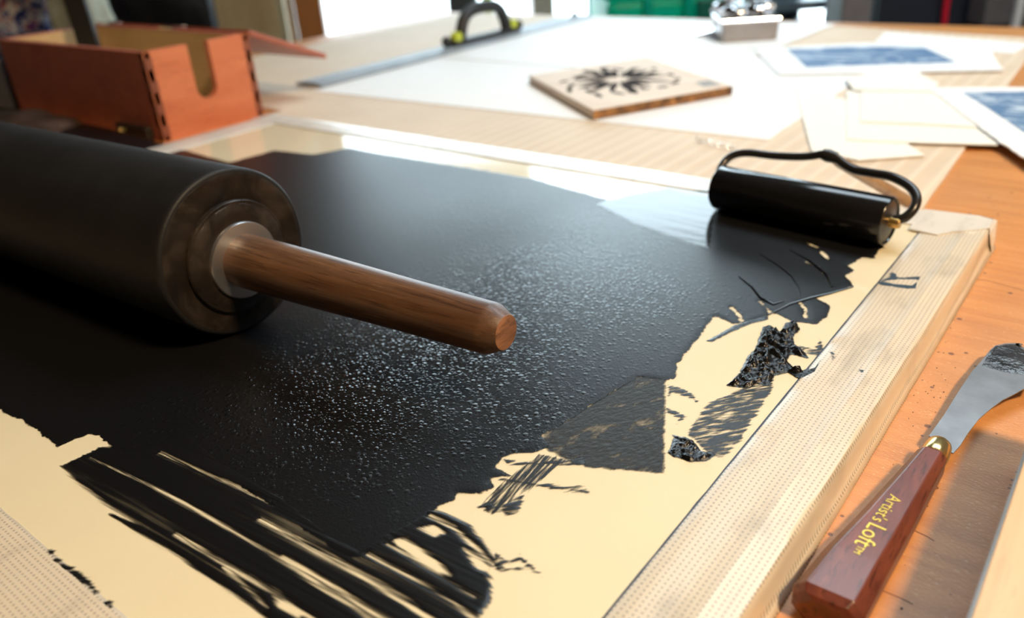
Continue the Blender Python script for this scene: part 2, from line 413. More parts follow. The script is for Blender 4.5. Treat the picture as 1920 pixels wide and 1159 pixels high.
def ink_patch(name, poly, mat, res=.12, z=.012, th=.03, gaps=(), holes=(), lump=0, lscale=1.2, stip=None, margin=.15, px=True, z0=0, smooth_edge=.25):
    P_ = [at(a, b, z0) for a, b in poly] if px else poly
    G = [([at(a, b, z0) for a, b in g], w) for g, w in gaps]; Hh = [[at(a, b, z0) for a, b in h] for h in holes]
    xs = [p[0] for p in P_]; ys = [p[1] for p in P_]
    X = np.arange(min(xs) - margin, max(xs) + margin + res, res); Y = np.arange(min(ys) - margin, max(ys) + margin + res, res)
    gx, gy = np.meshgrid(X, Y); fx = gx.ravel(); fy = gy.ravel()
    sd = np.concatenate([sdist(fx[i:i + 20000], fy[i:i + 20000], P_) for i in range(0, len(fx), 20000)])
    for g, w in G: sd = np.minimum(sd, ldist(fx, fy, g) - w)
    for h in Hh: sd = np.minimum(sd, -sdist(fx, fy, h))
    keep = sd > -margin
    w_ = len(X); idx = -np.ones(len(fx), int)
    q = (keep[:-w_][:, None])
    K = keep.reshape(gx.shape); cell = K[:-1, :-1] & K[1:, :-1] & K[:-1, 1:] & K[1:, 1:]
    r, c = np.nonzero(cell); a = r * w_ + c
    F = np.stack([a, a + 1, a + w_ + 1, a + w_], 1); used = np.unique(F); idx[used] = np.arange(len(used))
    hz_ = np.clip(sd[used] / smooth_edge, 0, 1); hz_ = hz_ * hz_ * (3 - 2 * hz_)
    zz = z0 + z + th * hz_
    if lump:
        ln = np.array([noise.noise((x * lscale, y * lscale, 3)) + .5 * noise.noise((x * lscale * 2.3, y * lscale * 2.3, 7)) for x, y in zip(fx[used], fy[used])])
        zz = zz + np.clip(ln + .25, 0, 2) * lump * hz_
    cx = (min(xs) + max(xs)) / 2; cy = (min(ys) + max(ys)) / 2
    me = bpy.data.meshes.new(name)
    V = np.stack([(fx[used] - cx) / 100, (fy[used] - cy) / 100, (zz - z0) / 100], 1)
    me.from_pydata(V.tolist(), [], idx[F].tolist())
    me.polygons.foreach_set('use_smooth', [True] * len(F))
    at_ = me.attributes.new('sd', 'FLOAT', 'POINT'); at_.data.foreach_set('value', sd[used].astype(np.float32))
    if stip is not None:
        s_ = me.attributes.new('st', 'FLOAT', 'POINT'); s_.data.foreach_set('value', stip(fx[used], fy[used]).astype(np.float32))
    me.materials.append(mat)
    o = bpy.data.objects.new(name, me); COL.objects.link(o); o.location = Wm(cx, cy, z0)
    return o
def ink_mat(name, angle=0, stretch=1, nscale=120, amp=.3, depth=.25, bias=.05, sharp=14, col=(.006, .006, .007), rough=.25, opac=1.0,
            stipple=False, bstr=.15, bscale=300, coatc=1.0, thin=0.0, inner=1.0):
    m, nt, b = new_mat(name)
    a = nd(nt, 'ShaderNodeAttribute', attribute_name='sd')
    v = coords(nt, (1, stretch, 1), (0, 0, -angle))
    # mapping rotates first then scales badly for streaks, so rotate with a separate node
    t = nd(nt, 'ShaderNodeTexCoord'); r = nd(nt, 'ShaderNodeVectorRotate', rotation_type='Z_AXIS'); r.inputs['Angle'].default_value = -angle
    lk(nt, t.outputs['Object'], r.inputs['Vector'])
    sc = nd(nt, 'ShaderNodeMapping'); sc.inputs['Scale'].default_value = (1 / stretch, 1, 1); lk(nt, r.outputs[0], sc.inputs['Vector'])
    v = sc.outputs[0]
    n = mth(nt, 'SUBTRACT', tnoise(nt, v, nscale, 5, .65), .5)
    dpt = mth(nt, 'MINIMUM', a.outputs['Fac'], depth)
    cov = mth(nt, 'MULTIPLY', mth(nt, 'ADD', mth(nt, 'ADD', mth(nt, 'MULTIPLY', n, amp * 2), dpt), bias), sharp, clamp=True)
    cov = mth(nt, 'MULTIPLY', cov, opac)
    if thin:
        n3 = tnoise(nt, v, nscale * .35, 4, .6)
        cov = mth(nt, 'MULTIPLY', cov, mth(nt, 'SUBTRACT', 1, mth(nt, 'MULTIPLY', ramp(nt, n3, [(.54, 0), (.74, 1)]), thin)))
    b.inputs['Base Color'].default_value = (*col, 1); b.inputs['Roughness'].default_value = rough
    b.inputs['Specular IOR Level'].default_value = coatc * .5
    vo_ = coords(nt)
    if stipple:
        s = nd(nt, 'ShaderNodeAttribute', attribute_name='st')
        jit = nd(nt, 'ShaderNodeTexNoise'); jit.inputs['Scale'].default_value = 260; lk(nt, vo_, jit.inputs['Vector'])
        h = None
        for scl, wt in ((360, 1.0), (640, .45)):
            vn = nd(nt, 'ShaderNodeTexVoronoi'); vn.inputs['Scale'].default_value = scl; lk(nt, vo_, vn.inputs['Vector'])
            rr = nd(nt, 'ShaderNodeSeparateColor'); lk(nt, vn.outputs['Color'], rr.inputs[0])
            dome = mth(nt, 'SUBTRACT', 1, mth(nt, 'MULTIPLY', vn.outputs['Distance'], 2.3), clamp=True)
            dome = mth(nt, 'SQRT', dome)
            hh = mth(nt, 'MULTIPLY', mth(nt, 'MULTIPLY', dome, mth(nt, 'POWER', rr.outputs[0], 2.2)), wt)
            h = hh if h is None else mth(nt, 'ADD', h, hh)
        h = mth(nt, 'MULTIPLY', h, s.outputs['Fac'])
        lk(nt, mth(nt, 'SUBTRACT', .36, mth(nt, 'MULTIPLY', s.outputs['Fac'], .18)), b.inputs['Roughness'])
        fine = tnoise(nt, vo_, 1500, 2)
        h = mth(nt, 'ADD', h, mth(nt, 'MULTIPLY', fine, .12))
        bump(nt, b, h, 1.0, .0008)
    else:
        bump(nt, b, mth(nt, 'ADD', tnoise(nt, v, bscale, 4), mth(nt, 'MULTIPLY', n, .4)), bstr, .001)
    tr = nd(nt, 'ShaderNodeBsdfTransparent'); mx = nd(nt, 'ShaderNodeMixShader')
    lk(nt, cov, mx.inputs[0]); lk(nt, tr.outputs[0], mx.inputs[1]); lk(nt, b.outputs[0], mx.inputs[2])
    lk(nt, mx.outputs[0], nt.nodes['Material Output'].inputs['Surface'])
    return m

film = [(-250, 150), (200, 240), (430, 305), (515, 282), (588, 290), (655, 277), (700, 286), (860, 312), (1000, 335), (1047, 349), (1150, 377), (1197, 363), (1253, 354),
        (1290, 366), (1345, 372), (1500, 400), (1640, 440), (1660, 466), (1646, 472), (1642, 487), (1616, 484), (1590, 499), (1603, 507), (1588, 518), (1603, 537),
        (1556, 551), (1531, 560), (1559, 573), (1551, 595), (1531, 609), (1488, 605), (1455, 588), (1400, 606), (1373, 609), (1345, 593), (1337, 597),
        (1309, 635), (1270, 685), (1268, 708), (1248, 714), (1198, 708), (1119, 756), (1020, 817), (1031, 838), (1001, 851), (970, 850), (947, 859), (935, 875), (957, 893),
        (920, 900), (928, 915), (901, 929), (858, 925), (853, 940), (820, 952), (804, 967), (785, 990), (716, 1025), (677, 1048), (654, 1048), (616, 1029),
        (519, 956), (398, 881), (343, 823), (296, 852), (253, 865), (211, 841), (188, 818), (170, 816), (108, 838), (90, 827), (69, 807), (47, 794), (4, 771), (-200, 660), (-420, 480)]
stc = [(at(*p), w, k) for p, w, k in (((900, 380), 10, .35), ((330, 770), 5, .35), ((560, 820), 5, .55), ((1100, 520), 9, 1.25), ((850, 640), 9, 1.1), ((650, 740), 7.5, 1.1), ((480, 740), 4.5, .8), ((1250, 480), 9, .8), ((1150, 430), 9, .6), ((950, 760), 6, .55), ((700, 850), 4.5, .45))]
def stip(x, y):
    s = np.zeros_like(x)
    for (cx, cy), w, k in stc: s = np.maximum(s, k * np.exp(-((x - cx) ** 2 + (y - cy) ** 2) / (w * .75) ** 2))
    # smoother where the small roller and the knife dragged the ink
    g = at(1480, 470); s *= 1 - .97 * np.exp(-(((x - g[0]) / 8) ** 4 + ((y - g[1]) / 7) ** 4))
    return np.clip(s, .03, 1.3)
mfilm = ink_mat('rolled_black_ink', 0, 1, 110, .3, .4, .0, 14, rough=.25, stipple=True, coatc=.62)
o = ink_patch('rolled_ink_film', film, mfilm, .15, .012, .03, stip=stip,
              gaps=[([(1372, 578), (1386, 592), (1392, 603)], .05), ([(1424, 566), (1442, 582), (1450, 600)], .05), ([(1500, 566), (1510, 580), (1512, 596)], .04), ([(1505, 452), (1535, 466), (1552, 486)], .05), ([(1512, 492), (1532, 500), (1546, 514)], .035)])
tag(o, 'broad film of stippled black ink rolled over the cream slab', 'ink')

# dragged streaks at the front
sa = at(172, 862); sb = at(560, 1070); sang = math.atan2(sb[1] - sa[1], sb[0] - sa[0])
streak = [(113, 874), (150, 858), (190, 838), (211, 838), (253, 840), (300, 830), (343, 800), (410, 860), (535, 935), (625, 1005), (677, 1030), (716, 1005), (785, 970), (804, 955),
          (835, 962), (880, 985), (912, 1020), (930, 1050), (915, 1075), (925, 1095), (918, 1130), (890, 1170), (870, 1230), (620, 1260), (560, 1205), (470, 1134), (370, 1068), (240, 975), (140, 903)]
gaps = [([(299, 849), (360, 878), (430, 908), (480, 930), (514, 947)], .045), ([(168, 860), (250, 895), (350, 945), (450, 1005), (560, 1070), (700, 1165), (800, 1240)], .05),
        ([(488, 975), (560, 1013), (640, 1058), (760, 1128), (830, 1180)], .09), ([(330, 1003), (420, 1058), (520, 1115), (600, 1170)], .06), ([(690, 1040), (760, 1078), (850, 1130), (890, 1160)], .06),
        ([(530, 1045), (640, 1110), (740, 1180)], .05), ([(420, 1065), (480, 1120), (500, 1140)], .07), ([(725, 1018), (800, 1065), (890, 1120)], .035), ([(805, 968), (850, 990), (905, 1040), (925, 1060)], .05)]
holes = [[(735, 1010), (760, 1012), (790, 1030), (820, 1055), (845, 1080), (820, 1075), (780, 1050), (745, 1025)], [(785, 990), (815, 985), (835, 1000), (815, 1006)],
         [(870, 1030), (905, 1050), (925, 1075), (895, 1068)], [(508, 1120), (540, 1128), (575, 1150), (560, 1160), (520, 1140)]]
mst = ink_mat('dragged_streaky_ink', sang, 34, 620, .32, .35, .06, 7, rough=.3, thin=.6, bstr=.35, bscale=260, coatc=.8)
tag(ink_patch('dragged_ink_streaks', streak, mst, .09, .010, .035, gaps=gaps, holes=holes, smooth_edge=.12), 'long parallel black ink streaks with cream gaps at the slab front', 'ink')
low = [(203, 966), (217, 967), (262, 985), (307, 1012), (361, 1040), (430, 1085), (500, 1140), (540, 1175), (510, 1172), (470, 1136), (434, 1103), (343, 1046), (253, 998)]
tag(ink_patch('thin_ink_stroke', low, mst, .06, .014, .02, smooth_edge=.1), 'narrow frayed black ink stroke just below the long streaks', 'ink')

# thin scraped triangle
tri = [(1248, 708), (1246, 800), (1244, 888), (1180, 882), (1103, 877), (1060, 862), (1010, 835), (1018, 815), (1119, 752), (1198, 702)]
mtri = ink_mat('thin_mottled_ink', math.radians(70), 2, 330, .2, .3, .06, 7, col=(.012, .010, .008), rough=.5, opac=.92, thin=.85, bstr=.5, bscale=500, coatc=.6)
tag(ink_patch('scraped_ink_triangle', tri, mtri, .1, .008, .006), 'thin mottled triangle of scraped dark ink with a straight right edge', 'ink')

mthn = ink_mat('thin_glossy_ink', math.radians(0), 8, 160, .25, .5, .1, 6, col=(.02, .022, .026), rough=.12, opac=.8, bstr=.12, bscale=80, coatc=1.4)  # thin ink; the bluish reflection on it is also put into its colour
tag(ink_patch('thin_ink_smear', [(1120, 384), (1150, 372), (1197, 361), (1253, 352), (1345, 368), (1338, 410), (1330, 468), (1270, 450), (1190, 420)], mthn, .12, .045, .004), 'thin glossy ink smear, tinted grey blue for its reflection, left of the small roller', 'ink')
# small marks
mdry = ink_mat('dry_brushed_ink', math.radians(50), 6, 520, .40, .09, .0, 9, rough=.4, bstr=.3)
mthick = ink_mat('thick_wet_ink', 0, 1, 180, .14, .25, .0, 18, rough=.22, bstr=.8, bscale=420)
def mark(name, poly, mat, label, **kw):
    kw.setdefault('res', .06); kw.setdefault('th', .02)
    return tag(ink_patch(name, poly, mat, **kw), label, 'ink')
clump = [(1430, 612), (1447, 612), (1462, 622), (1472, 605), (1492, 602), (1502, 618), (1488, 632), (1490, 645), (1510, 662), (1520, 675), (1500, 670), (1485, 665), (1475, 678), (1490, 690), (1515, 700), (1505, 708), (1475, 700),
         (1455, 705), (1440, 725), (1420, 722), (1405, 730), (1360, 724), (1385, 700), (1400, 670), (1415, 655), (1422, 635)]
mark('thick_ink_clump', clump, mthick, 'thick lumpy clump of wet black ink close to the right tape', res=.07, th=.06, lump=.35, lscale=2.6)
mark('dry_ink_smear', [(1400, 725), (1452, 700), (1448, 730), (1430, 760), (1405, 800), (1385, 830), (1355, 862), (1330, 855), (1290, 815), (1300, 790), (1330, 755)], mdry,
     'dry brushed black smear running down from the thick clump', res=.08, th=.008)
mark('curled_ink_dab', [(1250, 850), (1262, 822), (1285, 818), (1300, 828), (1315, 845), (1345, 852), (1325, 865), (1295, 868), (1262, 858)], mthick, 'short dark dab of ink with a ragged crest below the dry smear', res=.05, th=.04, lump=.18, lscale=3)
mark('ink_crest_blob', [(1258, 815), (1268, 818), (1285, 823), (1300, 826), (1312, 842), (1305, 848), (1296, 836), (1280, 832), (1268, 825)], mthick, 'small shiny black ridge of ink above the ragged dab', res=.05, z=.03, th=.12, lump=.15, lscale=3)
mark('ink_dash', [(935, 895), (1000, 905), (1062, 912), (1104, 914), (1102, 925), (1060, 921), (1000, 912), (935, 900)], mdry, 'thin straight black dash with a blunt right end')
mark('ink_flick', [(945, 862), (1000, 868), (1062, 864), (1095, 855), (1100, 876), (1040, 872), (950, 872)], mdry, 'wedge shaped black flick beside the scraped triangle')
mthin = ink_mat('fine_ink_lines', math.atan2(*(np.array(at(1000, 860)) - np.array(at(900, 970)))[::-1]), 14, 700, .4, .1, -.02, 9, rough=.4)
mark('fine_ink_tracks', [(1010, 850), (1065, 862), (1010, 905), (960, 945), (925, 965), (900, 950), (930, 915)], mthin, 'bundle of fine slanting ink lines left of the scraped triangle', th=.004)
mark('ink_chevron', [(896, 953), (915, 938), (935, 950), (958, 940), (985, 925), (975, 960), (955, 968), (940, 962), (920, 968)], mdry, 'ragged black chevron at the foot of the fine slanting lines')
mark('looping_ink_tail', [(928, 1035), (955, 1052), (975, 1040), (1000, 1062), (1018, 1080), (985, 1068), (960, 1070), (935, 1075), (922, 1058)], mdry, 'looping ink tail ending in a point at the streaks right end', res=.04,
     holes=[[(945, 1062), (975, 1052), (995, 1068), (960, 1066)]])
mark('curved_ink_fleck', [(1252, 722), (1280, 728), (1303, 742), (1306, 754), (1290, 744), (1262, 738), (1252, 745)], mdry, 'small curved fleck of ink right of the scraped triangle, upper one', res=.04, th=.01)
mark('angled_ink_fleck', [(1248, 764), (1270, 772), (1288, 782), (1268, 795), (1274, 783), (1250, 775)], mdry, 'small angular fleck of ink right of the scraped triangle, lower one', res=.04, th=.01)
mark('hooked_ink_trail', [(1322, 640), (1345, 628), (1372, 612), (1405, 600), (1440, 592), (1440, 600), (1405, 609), (1380, 620), (1355, 633), (1335, 642)], mthick, 'thin hooked trail of ink under the knife-smeared band', res=.05, th=.05)
mark('inky_corner_mark', [(1488, 655), (1500, 648), (1530, 655), (1537, 630), (1545, 655), (1538, 668), (1510, 664), (1500, 668)], mdry, 'small hooked ink mark between the thick clump and the tape', res=.04)
mark('ink_on_tape_edge', [(1478, 700), (1500, 697), (1524, 690), (1560, 640), (1566, 642), (1530, 700), (1505, 716)], mthick, 'dark ink line bleeding along the right tape edge', res=.05, z=.06, th=.03)
mblue = ink_mat('bluish_dry_ink', 0, 3, 500, .35, .2, -.02, 8, col=(.02, .045, .08), rough=.5, thin=.5)
mark('blue_ink_bracket', [(1640, 533), (1665, 520), (1672, 507), (1685, 522), (1730, 519), (1722, 546), (1690, 544), (1655, 538)], mblue, 'bluish angular ink bracket on the right tape', res=.05, z=.075, th=.01,
     holes=[[(1660, 530), (1690, 527), (1715, 528), (1706, 536), (1675, 534)]])
mark('blue_ink_speck', [(1556, 662), (1562, 660), (1566, 672), (1560, 678)], mblue, 'tiny blue speck on the tape, left one of the row', res=.03, z=.075, th=.02)
mark('blue_ink_speck', [(1600, 692), (1622, 696), (1634, 706), (1612, 702)], mblue, 'tiny blue speck on the tape, right one of the row', res=.03, z=.075, th=.02)
mark('grime_on_tape', [(92, 1030), (112, 1046), (140, 1068), (170, 1090), (188, 1112), (178, 1114), (150, 1092), (118, 1072), (98, 1052)], mdry, 'dark grime fringe on the inner edge of the front left tape', z=.062, th=.01)
mark('grime_on_tape', [(188, 1136), (206, 1126), (215, 1136), (204, 1148), (190, 1146)], mdry, 'small dark smudge on the front left tape below the fringe', z=.062, th=.01)
for px_, py_, r_, lab in ((530, 590, .09, 'shiny ink bead beside the large roller end'), (600, 424, .07, 'tiny ink bead on the dark film, nearest the large roller handle base'), (690, 441, .07, 'tiny ink bead on the dark film above the walnut handle')):
    x_, y_ = at(px_, py_, .04)
    tag(MB().sphere((x_, y_, .06), r_, 12, (1, 1, .7)).build('ink_bead', mthick, None, (x_, y_, .04), world=True), lab, 'ink')
# knife ridges in the smeared band near the small roller
mridge = plain('ink_ridge', (.006, .006, .007), .2)
for nm, lab, pts in (('ink_ridge', 'upper curved ridge in the smeared ink before the small roller', [(1425, 478), (1460, 500), (1485, 520), (1496, 540), (1500, 556)]),
                ('ink_ridge', 'lower ridge of ink along the smeared band edge', [(1440, 592), (1480, 572), (1520, 560), (1555, 552), (1600, 539)]),
                ('ink_ridge', 'left curved ridge in the smeared ink before the small roller', [(1385, 520), (1410, 540), (1425, 560), (1450, 572), (1470, 566)]),
                ('ink_ridge', 'thin ridge nearest the small roller shadow in the smeared ink', [(1480, 470), (1520, 492), (1548, 515), (1560, 540)])):
    q = [(*at(a, b), .05) for a, b in pts]; c = q[2]
    tag(MB().tube(q, [.03, .06, .07, .06, .03], 8).build(nm, mridge, None, (c[0], c[1], 0), world=True), lab, 'ink')

# faint smudges of tape ink edge line
o = MB()
yy = 6.5
pts = []
while yy < 53: pts.append((-9.88 + .03 * noise.noise((yy, 1, 1)), yy)); yy += .8
o.prism([(x - .045, y) for x, y in pts] + [(x + .03, y) for x, y in pts[::-1]], .005, .03)
o.build('ink_line', plain('blue_black_line', (.03, .035, .06), .5), slab, world=True)['label'] = 'dark ink line caught along the tape edge'

# ---------------------------------------------------------------- large brayer
def rubber_mat():
    m, nt, b = new_mat('inked_black_rubber'); v = coords(nt)
    n = tnoise(nt, v, 25, 4)
    lk(nt, ramp(nt, n, [(.3, (.008, .008, .009)), (.7, (.014, .014, .015))]), b.inputs['Base Color'])
    b.inputs['Roughness'].default_value = .55; b.inputs['Specular IOR Level'].default_value = .35
    bump(nt, b, tnoise(nt, v, 900, 3), .35, .0004)
    return m
def endcap_mat():
    m, nt, b = new_mat('stained_roller_end'); v = coords(nt)
    n = tnoise(nt, v, 45, 5, .6, .8)
    lk(nt, ramp(nt, n, [(.3, (.007, .006, .006)), (.5, (.017, .012, .009)), (.72, (.045, .032, .024))]), b.inputs['Base Color'])
    lk(nt, ramp(nt, tnoise(nt, v, 70, 4), [(.35, .3), (.65, .6)]), b.inputs['Roughness'])
    b.inputs['Metallic'].default_value = .1; b.inputs['Specular IOR Level'].default_value = .35
    bump(nt, b, tnoise(nt, v, 160, 4), .4, .0006)
    return m
RB = 4.4806
bx, by, bang = -36.457, 21.526, math.radians(2.245)
br = thing('large_brayer', 'large black rubber ink roller with a walnut handle lying on wet ink', 'ink roller', (bx, by, RB + .045), (0, 0, bang))
Mrub = rubber_mat(); Mend = endcap_mat()
MB().lathe([(-46, 3.2), (-46, 4.3), (-45.9, RB)] + [(-45 + k * 1.5, RB) for k in range(30)] + [(-.35, RB), (-.12, RB - .02), (-.03, RB - .1), (0, RB - .2), (0, 3.16)], 128, .02).build('rubber_roller', Mrub, br)
MB().lathe([(-2, 4.2), (-.02, 4.26), (.02, 4.2), (.03, 3.9), (.02, 3.5), (.05, 3.1), (0, 2.9)], 96, .03).build('end_ring', Mend, br)
o = MB().lathe([(-1, 3.05), (.2, 3.05), (.28, 2.98), (.28, 2.85), (.34, 2.78), (.36, 1.9)], 96, .012).build('hub', Mend, br); o.location = (0, 0, -.0018); o['label'] = 'stepped stained hub'
steel = plain('brushed_steel', (.62, .63, .66), .32, .95, (500, .15, .0002), .1, 40)
o = MB().lathe([(.2, 2.06), (.48, 2.06), (.55, 2.02), (.56, 1.9), (.56, 1.2)], 96).build('washer', steel, br); o.location = (0, .001, -.0036); o['label'] = 'silver washer round the handle'
def walnut():
    m, nt, b = new_mat('walnut'); v = coords(nt, (1, 14, 14)); v2 = coords(nt, (1, 30, 30))
    n1 = tnoise(nt, v, 7, 5, .62, .9); n2 = tnoise(nt, v2, 24, 4, .7); big = tnoise(nt, coords(nt, (1, 4, 4)), 9, 3)
    c = ramp(nt, n1, [(.28, (.05, .022, .012)), (.45, (.115, .058, .030)), (.6, (.17, .088, .046)), (.75, (.22, .12, .064))])
    c = mix(nt, ramp(nt, n2, [(.36, .75), (.46, 0)]), c, (.03, .013, .008))
    c = mix(nt, ramp(nt, n2, [(.60, 0), (.70, .55)]), c, (.36, .23, .13))
    c = mix(nt, ramp(nt, big, [(.5, 0), (.72, .5)]), c, (.07, .03, .015))
    lk(nt, c, b.inputs['Base Color']); b.inputs['Roughness'].default_value = .45
    b.inputs['Coat Weight'].default_value = .15; b.inputs['Coat Roughness'].default_value = .3
    bump(nt, b, n2, .35, .0004); return m
wal = walnut()
hp = [(.4, 1.42), (1, 1.43), (3, 1.41), (6, 1.36), (9, 1.29), (12, 1.22), (15.5, 1.15), (16.5, 1.13)]
oh = MB().lathe(hp + [(16.7, 1.10), (17.3, .80), (17.36, .76)], 64).build('handle', wal, br); oh.location = (0, .001, -.0038); oh.rotation_euler = (0, 0, .012); oh['label'] = 'walnut handle with a chamfered tip'
grain = wood('walnut_end_grain', (.13, .05, .025), (.36, .17, .09), 'Y', 60, .5, .5, 6, 0, 900)
oe = MB().lathe([(17.26, .78), (17.38, .76), (17.4, .70)], 48).build('handle_end', grain, oh); oe['label'] = 'sawn end grain of the handle'
MB().lathe([(-60, 1.2), (-59.5, 1.4), (-46, 1.42)], 48).build('handle', wal, br)
MB().lathe([(-46.6, 2.0), (-46, 2.06)], 48).build('washer', steel, br)

# ---------------------------------------------------------------- small brayer
srx, sry, sang2, SR = -11.0, 49.2, math.radians(-7.25), 1.5
sb_ = thing('small_brayer', 'small black hand roller with a bent wire frame standing in smeared ink', 'ink roller', (srx, sry, SR + .045), (0, 0, sang2))
blackgl = plain('glossy_black_rubber', (.008, .008, .009), .16, 0, (300, .08, .0002))
MB().lathe([(-11.7, 1.1), (-11.7, 1.42), (-11.6, SR), (-.12, SR), (-.02, 1.44), (0, 1.36), (-.12, 1.3), (-.12, .3)], 64).build('rubber_roller', blackgl, sb_)
inkst = plain('inky_steel', (.035, .03, .026), .3, .5, (120, .5, .0008), .5, 90)
MB().lathe([(-.3, 1.25), (-.08, 1.25), (-.05, .9), (.02, .5), (.02, .2)], 48, .05).build('end_disc', inkst, sb_)
MB().lathe([(-.1, .32), (.5, .32), (.62, .26)], 20).build('axle_nut', plain('brass_dark', (.55, .35, .12), .3, .9), sb_)
wire = plain('black_wire', (.045, .042, .042), .25, .6)
def spl(pts, n=8):
    out = []
    P_ = [Vector(p) for p in pts]; P_ = [P_[0] * 2 - P_[1]] + P_ + [P_[-1] * 2 - P_[-2]]
    for i in range(1, len(P_) - 2):
        a, b_, c_, d_ = P_[i - 1:i + 3]
        for k in range(n):
            t_ = k / n; out.append(.5 * ((2 * b_) + (-a + c_) * t_ + (2 * a - 5 * b_ + 4 * c_ - d_) * t_ ** 2 + (-a + 3 * b_ - 3 * c_ + d_) * t_ ** 3))
    out.append(P_[-2]); return out
def zat(px, py, x=None, y=None):
    d = ray(px, py)
    t_ = x / d[0] if x is not None else y / d[1]
    return (d[0] * t_, d[1] * t_, CAMZ + d[2] * t_)
def toL(p, o_, ang):
    dx, dy = p[0] - o_[0], p[1] - o_[1]
    return (dx * math.cos(ang) + dy * math.sin(ang), -dx * math.sin(ang) + dy * math.cos(ang), p[2] - o_[2])
SO = (srx, sry, SR + .045)
right = [(1676, 412, 49.3), (1697, 408, 49.4), (1714, 390, 49.9), (1718, 369, 50.6), (1704, 349, 51.3), (1672, 332, 52), (1635, 325, 52.5), (1604, 319, 52.8), (1584, 309, 53), (1569, 297, 53.1)]
left = [(1542, 289, 53.1), (1519, 293, 53.1), (1490, 294, 53.0), (1450, 292, 52.9), (1405, 287, 52.7), (1378, 290, 52.4), (1360, 302, 51.9), (1350, 318, 51.3), (1347, 335, 50.9)]
R_ = [toL(zat(a, b_, y=y_), SO, sang2) for a, b_, y_ in right]; L_ = [toL(zat(a, b_, y=y_), SO, sang2) for a, b_, y_ in left]
MB().tube(spl(R_), .29, 14).build('frame_arm', wire, sb_); MB().tube(spl(L_ + [(-11.9, .3, .2)]), .27, 14).build('frame_arm', wire, sb_)
f0 = Vector(L_[0]); f1 = Vector(R_[-1]); fm = (f0 + f1) / 2
MB().tube([f0, f0 * .6 + f1 * .4, f1], [.36, .44, .36], 16).build('frame_collar', wire, sb_)
he = Vector(toL((*at(1712, 384, -.35), -.35), SO, sang2))
dirh = (he - fm).normalized()
hmat = wood('pale_varnished_handle', (.33, .20, .11), (.5, .33, .19), 'X', 20, .15, .2, 8, .8)
MB().tube([fm + dirh * t_ for t_ in (.2, .6, .9, 2.2, 5, 7.5, (he - fm).length - .2, (he - fm).length)], [.3, .32, .38, .40, .42, .44, .42, .3], 20).build('handle', hmat, sb_)

# ---------------------------------------------------------------- palette knife
kn = thing('palette_knife', 'palette knife with red brown wooden handle and inky wide steel blade', 'palette knife', (-4.3, 25, TZ))
mk = wood('worn_red_handle', (.10, .021, .012), (.23, .058, .030), 'Y', 34, .38, .6, 8, .3, 600)
def kring(cx, y, w, h, zb, c=.35, tilt=0):
    # octagon-like section across x, centre cx
    a = w / 2; k = min(c, a * .55, h * .45)
    return [(cx - a + k, y, zb), (cx + a - k, y, zb), (cx + a, y, zb + k), (cx + a, y, zb + h - k), (cx + a - k, y, zb + h), (cx - a + k, y, zb + h), (cx - a, y, zb + h - k), (cx - a, y, zb + k)]
kb = [at(1492, 1108, -.4), at(1612, 1172, -.4)]
rings = [kring(-4.66, 20.0, 1.6, .95, TZ + .2, .42), kring(-4.66, 20.1, 2.1, 1.2, TZ + .08, .42), kring(-4.64, 20.4, 2.3, 1.42, TZ, .40), kring(-4.5, 22.5, 2.1, 1.42, TZ, .38), kring(-4.25, 25, 1.75, 1.38, TZ, .35),
         kring(-4.0, 28, 1.35, 1.34, TZ + .02, .3), kring(-3.84, 29.9, 1.1, 1.3, TZ + .06, .25), kring(-3.83, 30.05, 1.0, 1.2, TZ + .12, .25)]
MB().loft(rings).build('handle', mk, kn, world=True, bevel=.06, segs=3)
brass = plain('brass_ferrule', (.78, .58, .24), .22, .95, (200, .1, .0003))
MB().loft([[( -3.80 + r * .49 * math.cos(t_), y_, TZ + .74 + r * .52 * math.sin(t_)) for t_ in np.linspace(0, 2 * math.pi, 33)[:-1]] for y_, r in ((30.15, .98), (30.25, 1.05), (30.5, 1.08), (30.9, 1.04), (31.1, 1.0), (31.15, .9))], True).build('ferrule', brass, kn, world=True)
bl = [(1742, 817), (1770, 778), (1800, 730), (1822, 697), (1841, 676), (1855, 658), (1866, 648), (1885, 644), (1905, 643), (1920, 652), (1960, 690), (1945, 722), (1918, 730), (1898, 741), (1880, 750), (1858, 766), (1835, 786), (1815, 812), (1800, 836), (1787, 850)]
zb_ = lambda y: -.95 + .25 * max(0, (y - 31) / 9)
def blz(px, py):
    z_ = -.8
    for _ in range(5): x_, y_ = at(px, py, z_); z_ = zb_(y_)
    return (x_, y_)
blp = [blz(*p) for p in bl]
mblade = plain('scuffed_steel_blade', (.27, .27, .28), .36, .75, (140, .2, .0004), .2, 60)
bl_o = MB().prism(blp, lambda x, y: zb_(y) - .05, lambda x, y: zb_(y)).build('blade', mblade, kn, world=True)
MB().prism([(-4.1, 30.7), (-3.5, 30.7), (-3.4, 31.8), (-4.05, 31.8)], -1.02, -.93).build('tang', mblade, kn, world=True)
tip = [(1841, 686), (1857, 658), (1867, 649), (1885, 646), (1904, 645), (1918, 655), (1950, 690), (1940, 704), (1915, 703), (1880, 697)]
tp = [blz(*p) for p in tip]
mi = ink_mat('blade_ink', 0, 1, 300, .1, .2, .1, 20, col=(.03, .035, .045), rough=.25, bstr=.9, bscale=260)
io = MB()
P2 = [Vector((x, y, 0)) for x, y in tp]; cen = sum(P2, Vector()) / len(P2)
ring_o = [(p.x, p.y, zb_(p.y) + .003) for p in P2]; ring_i = [((p * .8 + cen * .2).x, (p * .8 + cen * .2).y, zb_(p.y) + .07 + .04 * noise.noise(p)) for p in P2]
